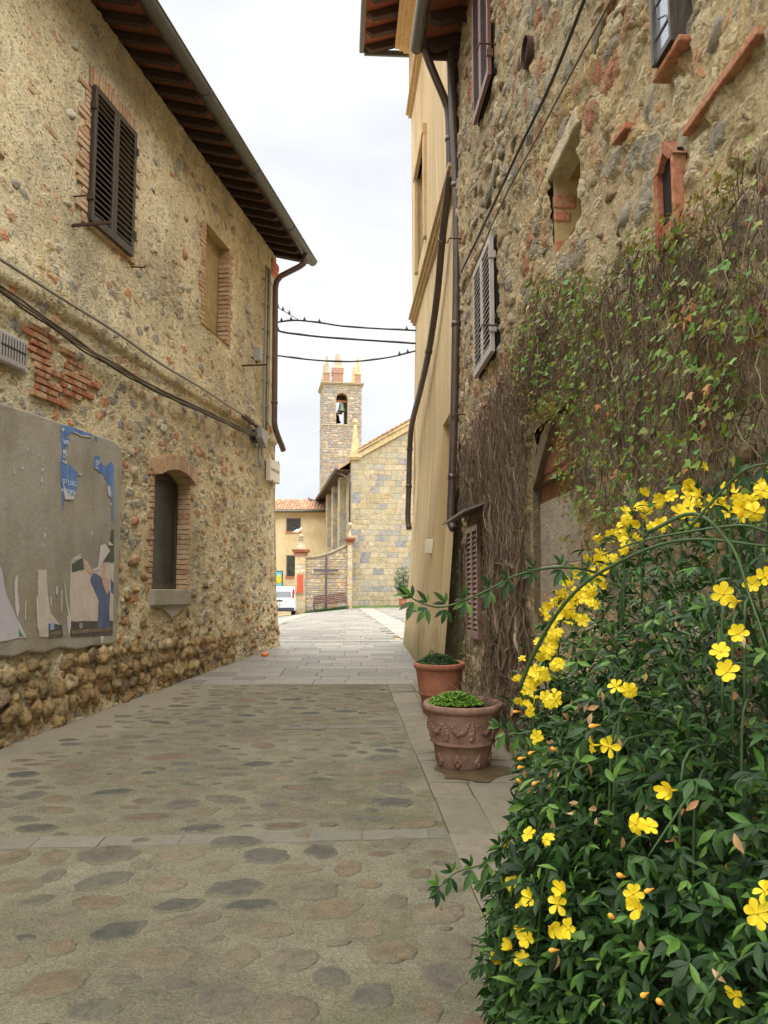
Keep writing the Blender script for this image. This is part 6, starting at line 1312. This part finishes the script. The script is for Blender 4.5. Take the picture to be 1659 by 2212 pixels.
def leaves(n, src, size, mat, name, pr=(.06,.18), down=.6, filt=None):
    p=[];d=[];u=[];s_=[]
    while len(p) < n:
        a = src() if callable(src) else random.choice(src)
        s, z = a[0]+random.gauss(0,.02), a[-1]+random.gauss(0,.02)
        if blocked(s,z) and random.random() < .9: continue
        if filt and not filt(s,z): continue
        p.append((s, random.uniform(*pr), z)); d.append((random.gauss(0,.7), .35+random.gauss(0,.25), -down+random.gauss(0,.55))); u.append((random.gauss(0,.3), .8+random.gauss(0,.2), .5+random.gauss(0,.3))); s_.append(random.uniform(*size))
    V_, F_ = scatter(tv5, tf5, np.array(p), orient(np.array(d),np.array(u)), np.array(s_)); return np_mesh(name, V_, F_, mat, vine)
clus = [rnd_in(polyG) for _ in range(120)]
def clump():
    c_ = random.choice(clus); q = (c_[0]+random.gauss(0,.12), c_[1]+random.gauss(0,.09)); return q if inpoly(*q, polyG) else c_
leaves(1900, clump, (.022,.058), M['vine_leaf'], 'foliage', (.08,.2))
edge = []
pg = polyG[:7]+polyG[-5:]
for a, b in list(zip(polyG[:6], polyG[1:7])) + list(zip(polyG[-6:], polyG[-5:]+[polyG[0]])) + [((6.0,2.2),(5.9,2.8)),((4.9,1.7),(4.95,2.9)),((4.95,2.75),(5.6,2.9))]:
    for _ in range(45): t_ = random.random(); edge.append((a[0]+(b[0]-a[0])*t_+random.gauss(0,.07), a[1]+(b[1]-a[1])*t_-abs(random.gauss(0,.10))))
leaves(1900, edge, (.018,.040), M['vine_olive'], 'young_leaves', (.05,.15))
dry = [RW(*q) for q in ((1555,670),(1575,690),(1605,850),(1620,835),(1590,985),(1560,1000),(1400,1020),(1370,890),(1530,710))]
leaves(60, lambda: (lambda q: (q[0]+random.gauss(0,.03), q[1]+random.gauss(0,.035)))(random.choice(dry)), (.025,.05), M['vine_dry'], 'withered_leaves', (.1,.2), .9)
bmb = MB()
upl = [RW(*q) for q in ((1003,975),(1035,910),(1070,840),(1110,770),(1160,690),(1195,640))]
for _ in range(420):
    i = random.randrange(5); t_ = random.random(); s = upl[i][0]+(upl[i+1][0]-upl[i][0])*t_+random.gauss(0,.12); z = upl[i][1]+(upl[i+1][1]-upl[i][1])*t_-abs(random.gauss(0,.25)); r_ = random.uniform(.004,.009)
    if blocked(s,z): continue
    p_ = random.uniform(.06,.16); bmb.add([(s-r_,p_,z),(s+r_,p_,z),(s,p_+r_,z-r_),(s,p_-r_,z+r_),(s+random.gauss(0,.01),p_,z+r_*3)],[(0,2,4),(2,1,4),(1,3,4),(3,0,4)])
tag(bmb.build('leaf_buds', M['vine_bud'], vine), kind='stuff')
# small weeds growing on the wall beside the lower shutter and at its foot
weed = wall_thing('wall_ivy', 'thin green ivy trailing down the wall corner behind the far pot', 'ivy', 'R')
p=[];d=[];u=[];s_=[]; mb = MB()
for s0_, z0, z1 in ((9.5,2.1,.9),(9.62,1.9,1.0),(9.1,1.1,.55),(8.75,1.15,.5)):
    pts = [(s0_+.06*math.sin(k*.9), .07, z0+(z1-z0)*k/9) for k in range(10)]; mb.tube(pts,.004,5)
    for _ in range(60):
        q = random.choice(pts); p.append((q[0]+random.gauss(0,.06), random.uniform(.06,.14), q[2]+random.gauss(0,.06))); d.append((random.gauss(0,.7),.4,-.6+random.gauss(0,.4))); u.append((0,1,.4)); s_.append(random.uniform(.025,.05))
mb.build('stem', M['vine_stem'], weed); V_, F_ = scatter(tv5, tf5, np.array(p), orient(np.array(d),np.array(u)), np.array(s_)); np_mesh('foliage', V_, F_, M['fern'], weed)
# ------------------------------------------------------------------ pots
def pot_profile(Rt, H, Rb):
    return [(0,.0),(Rb*.96,0),(Rb,.012),(Rb+(Rt-Rb)*.18,H*.22),(Rb+(Rt-Rb)*.30,H*.36),(Rb+(Rt-Rb)*.36+.008,H*.37),(Rb+(Rt-Rb)*.40+.012,H*.395),(Rb+(Rt-Rb)*.38+.006,H*.42),(Rb+(Rt-Rb)*.44,H*.43),(Rb+(Rt-Rb)*.66,H*.72),(Rb+(Rt-Rb)*.74,H*.84),(Rt*.93,H*.875),(Rt*.985,H*.89),(Rt,H*.93),(Rt*.99,H*.975),(Rt*.95,H*.995),(Rt*.89,H*.985),(Rt*.84,H*.95),(Rt*.80,H*.87),(0,H*.86)]
def pot(px, py, Rt, H, Rb, mat, label, relief, lean=0.0):
    d = ray(px,py); g = [d*t_/400 + Vector((0,0,CAM_Z)) for t_ in range(400,5000)]; q = next(v for v in g if v.z < gz(v.x,v.y)); q = q + Vector((0,Rb*.9,0)); q.z = gz(q.x,q.y)+.008
    t = empty('planter', q, 0, label, 'flowerpot'); t.rotation_euler = (R(2.5)+lean,0,0)
    mb = MB(); mb.lathe(pot_profile(Rt,H,Rb), 56); prof = pot_profile(Rt,H,Rb)
    if relief:
        def rad(z):
            pr = sorted([(b,a) for a, b in prof[1:13]]); 
            for (za,ra),(zb_,rb_) in zip(pr, pr[1:]):
                if za <= z <= zb_: return ra+(rb_-ra)*(z-za)/max(zb_-za,1e-6)
            return Rb
        def blob(a, z, r_, sc=(1,1,1)): rr = rad(z)-r_*.15; mb.ball((rr*math.cos(a),rr*math.sin(a),z), r_*1.15, 1, sc)
        for k in range(8):
            a0 = 2*math.pi*k/8 + .2; a1 = a0+2*math.pi/8
            for j in range(17):                              # garland swag
                t_ = j/16; a = a0+.13+(a1-a0-.26)*t_; z = H*.73 - H*.15*math.sin(math.pi*t_); 
                for _ in range(1 if .15 > abs(t_-.5)*0+abs(t_-.5) - .35 else 1): blob(a+random.uniform(-.015,.015), z+random.uniform(-.008,.008), .011+.010*math.sin(math.pi*t_))
            for j in range(7): blob(a0+random.uniform(-.02,.02)*(j>1)*j*.4, H*.76-j*.021, .009+.0028*j*(1 if j < 5 else .6))
            for _ in range(5): blob(a0+random.uniform(-.05,.05), H*.52+random.uniform(-.02,.02), .014)
            # acanthus leaf on the foot
            for j in range(-2,3): aa = a0+.3+j*.045; blob(aa, H*.13+.018*(2-abs(j)), .017, (.8,.8,1.5))
            blob(a0+.3, H*.09, .02, (.8,.8,1.5))
    mb.build('pot', mat, t); mb = MB(); mb.lathe([(0,H*.90),(Rt*.5,H*.905),(Rt*.83,H*.885)],24,wob=.02); mb.build('soil', M['soil'], t); return t, q
t1, q1 = pot(1005,1668, .305, .485, .195, M['terracotta_old'], 'weathered terracotta planter with garland relief, nearer of the two pots', True)
t2, q2 = pot(952,1548, .265, .52, .17, M['terracotta'], 'plain orange terracotta planter behind the garlanded one, by the wall', False)
def tuft(name, q, dz, rad, n, mat, label, size, h, off=(0,0)):
    t = empty(name, (q.x+off[0], q.y+off[1], q.z+dz), 0, label, 'plant'); mb = MB(); p=[];d=[];u=[];s_=[]
    for _ in range(n):
        a = random.uniform(0,6.28); r_ = rad*math.sqrt(random.random()); z = h*(1-(r_/rad)**2)*random.uniform(.35,1)+.01; e_ = Vector((r_*math.cos(a), r_*math.sin(a)*.8, z))
        if random.random() < .25: mb.tube([Vector((e_.x*.5,e_.y*.5,-.02)), e_], .0016, 4, False)
        for k in range(3): b = a+k*2.1+random.random(); p.append(e_); d.append((math.cos(b),math.sin(b),random.uniform(-.3,.3))); u.append((random.gauss(0,.3),random.gauss(0,.3),1)); s_.append(random.uniform(*size))
    mb.build('stem', M['jasmine_stem'], t); V_, F_ = scatter(*leaf_template(4,.75,.2,.3), np.array(p), orient(np.array(d),np.array(u)), np.array(s_)); np_mesh('foliage', V_, F_, mat, t); return t
tuft('potted_plant', q1, .462, .21, 1100, M['bright_plant'], 'bright green leafy cushion plant growing in the garlanded planter', (.016,.028), .095, (-.06,-.04))
tuft('potted_plant', q2, .495, .22, 1000, M['fern'], 'dark green low plant filling the plain planter behind', (.018,.032), .10, (-.02,0))
t = empty('dry_twigs', (q1.x+.1,q1.y+.02,q1.z+.42), 0, 'tangle of dry grey twigs sprawling from the garlanded planter to the wall', 'twigs'); mb = MB()
for _ in range(70):
    a = random.uniform(-.9,2.6); L = random.uniform(.15,.42); z = random.uniform(-.02,.05); b = [Vector((0+random.gauss(0,.05),random.gauss(0,.07),z))]
    for k in range(6): b.append(b[-1]+Vector((math.cos(a)*L/6, math.sin(a)*L/6*.8, random.gauss(.012,.018)))); a += random.gauss(0,.25)
    b = [q for q in b if q.x+t.location.x < RA+RB*(q.y+t.location.y)-.03]
    if len(b) > 2: mb.tube(b, random.choice([.0018,.0025,.0035]), 4, False)
mb.build('twig', M['twig'], t)
t = empty('irrigation_hose', (q2.x,q2.y,q2.z+.48), 0, 'thin black irrigation hose looping over the rim of the plain planter', 'hose'); mb = MB()
mb.tube(curve([(-.05,-.05,.0),(-.10,-.08,.10),(-.08,-.1,.16),(-.02,-.12,.06),(.08,-.2,.02),(.17,-.215,-.05),(.2,-.2,-.2),(.22,-.12,-.42)],5),.005,6); mb.build('hose', M['cable_dark'], t)
t = empty('irrigation_hose', (q1.x,q1.y,q1.z+.44), 0, 'thin black hose hanging over the rim of the garlanded planter', 'hose'); mb = MB()
mb.tube(curve([(0,-.05,.0),(.06,-.2,.02),(.1,-.245,.0),(.15,-.225,-.06),(.2,-.17,-.15),(.24,-.03,-.3)],5),.004,6); mb.build('hose', M['cable_dark'], t)
p=[];d=[];u=[];s_=[]
for _ in range(420):
    y = random.uniform(2.2,14); x = random.choice([xk(y)+random.gauss(0,.25), random.uniform(xl(y)+.1,xr(y)-.2), xl(y)+.25+abs(random.gauss(0,.2))]); x = min(max(x,xl(y)+.12),xr(y)-.1)
    p.append((x,y,gz(x,y)+.016)); d.append((random.gauss(0,1),random.gauss(0,1),random.gauss(0,.1))); u.append((random.gauss(0,.15),random.gauss(0,.15),1)); s_.append(random.uniform(.008,.024))
V_, F_ = scatter(*leaf_template(2,.45,.3,.3), np.array(p), orient(np.array(d),np.array(u)), np.array(s_)); o = np_mesh('leaf_litter', V_, F_, stone_mat('leaf_litter', [(82,64,46),(112,92,64),(60,50,40),(150,136,104),(96,76,52)], .3, .002, 60, .5)); tag(o, 'scattered dry leaf bits and grit on the cobbled street', 'leaf litter', kind='stuff')
# twig and scraps on the ground
t = empty('fallen_twig', (.45,6.9,gz(.45,6.9)+.012), 0, 'bare forked twig lying on the paving left of the garlanded planter', 'twig'); mb = MB(); mb.tube([(.16,0,.02),(.05,-.02,.012),(-.1,-.06,.01),(-.22,-.09,.008)],[.005,.004,.003,.001],5); mb.tube([(.0,-.03,.012),(-.1,.02,.01),(-.18,.02,.01)],.002,5); mb.build('twig', M['twig'], t)
g = PY(550,1419,13.8); lit = MB(); bm = bmesh.new(); bmesh.ops.create_icosphere(bm, subdivisions=2, radius=.06)
for v in bm.verts: v.co *= 1+random.uniform(-.25,.2); v.co.z *= .6
lit.bm(bm); lx, ly = lw(13.75,.25,0).x, lw(13.75,.25,0).y; o = lit.build('litter', simple('orange_wrapper', (226,120,50), 1, .5, .15, 30, 0), None, (lx,ly,gz(lx,ly)+.03)); tag(o, 'crumpled orange wrapper at the foot of the left wall', 'litter')
# stain of damp under the near pot is soil washed out: a thin skin of earth
pts = [(q1.x+.28*math.cos(a)*(1+.25*math.sin(3*a+1))+.04, q1.y-.22+.26*math.sin(a)*(1+.2*math.sin(4*a))) for a in np.linspace(0,2*math.pi,40)[:-1]]
mb = MB(); mb.add([(x,y,gz(x,y)+.0145) for x, y in pts], [tuple(range(len(pts)))]); N = NT('wet_earth'); v = N.obj(); N.col(N.ramp(N.noise(v, 16, 6, .7), [(.35, lin((84,72,54))), (.65, lin((112,98,74)))])).rough(.35); o = mb.build('damp_patch', N.m); tag(o, kind='structure')
# potted shrub and weeds at the church foot
px_ = PY(872,1300,44.6); t = empty('planter', (px_.x,44.6,gz(px_.x,44.6)), 0, 'terracotta pot at the foot of the church, half behind ochre house', 'flowerpot'); mb = MB(); mb.lathe(pot_profile(.3,.5,.2),24); mb.build('pot', M['terracotta'], t)
t = empty('potted_shrub', (px_.x,44.6,gz(px_.x,44.6)+.45), 0, 'grey green shrub in the pot against the church wall', 'shrub'); p=[];d=[];u=[];s_=[]; mb = MB(); mb.tube([(0,0,0),(.02,0,.6),(-.03,0,1.3)],[.04,.03,.015],6)
for _ in range(1500):
    r_ = random.random()**.4; a = random.uniform(0,6.28); z = random.uniform(-1,1); k = math.sqrt(1-z*z); p.append((.52*r_*k*math.cos(a)-.05, .45*r_*k*math.sin(a), .95+.85*r_*z)); d.append(tuple(rng.normal(size=3))); u.append((0,-.3,1)); s_.append(random.uniform(.07,.13))
mb.build('trunk', M['twig'], t); V_, F_ = scatter(*leaf_template(4,.4,.3,.3), np.array(p), orient(np.array(d),np.array(u)), np.array(s_)); np_mesh('crown', V_, F_, leaf_mat('grey_green_leaf', [(96,112,84),(80,98,72),(112,124,96)]), t)
p=[];d=[];u=[];s_=[]
for _ in range(5200):
    uu = random.uniform(0,7); v = -random.random()**1.7*1.3-.02
    if random.random() < .5 and math.sin(uu*3.1)+math.sin(uu*7.7+v*3) < 0: continue
    x = -1.8+uu*math.cos(CA)-v*math.sin(CA); y = 46+uu*math.sin(CA)+v*math.cos(CA); p.append((x,y,gz(x,y)-.01)); d.append((random.gauss(0,.4),random.gauss(0,.4),1)); u.append((0,-1,.1)); s_.append(random.uniform(.04,.16)*(1 if v > -.4 else .6))
V_, F_ = scatter(*leaf_template(2,.22,.2,.3), np.array(p), orient(np.array(d),np.array(u)), np.array(s_)); o = np_mesh('grass', V_, F_, M['grass']); tag(o, 'short grass and weeds along the foot of the church wall', 'grass', kind='stuff')
p=[];d=[];u=[];s_=[]
for _ in range(1500):
    x = X(random.uniform(662,752)); y = 44.98-random.random()**2*.5; p.append((x,y,gz(x,y)-.01)); d.append((random.gauss(0,.5),random.gauss(0,.4),1)); u.append((0,-1,.1)); s_.append(random.uniform(.05,.2))
V_, F_ = scatter(*leaf_template(2,.25,.2,.3), np.array(p), orient(np.array(d),np.array(u)), np.array(s_)); o = np_mesh('weeds', V_, F_, M['fern']); tag(o, 'dark weeds growing under the park bench', 'weeds', kind='stuff')

GR = {'torn_poster':'torn posters on the notice panel','planter':'terracotta flowerpots','potted_plant':'plants in the terracotta pots','wall_wire':'wires on the old right wall','irrigation_hose':'hoses on the two street pots','pigeon':'perched pigeons','bell':'bells in the bell tower'}
for o in bpy.data.objects:
    b = o.name.split('.')[0]
    if not o.parent and b in GR: o['group'] = GR[b]
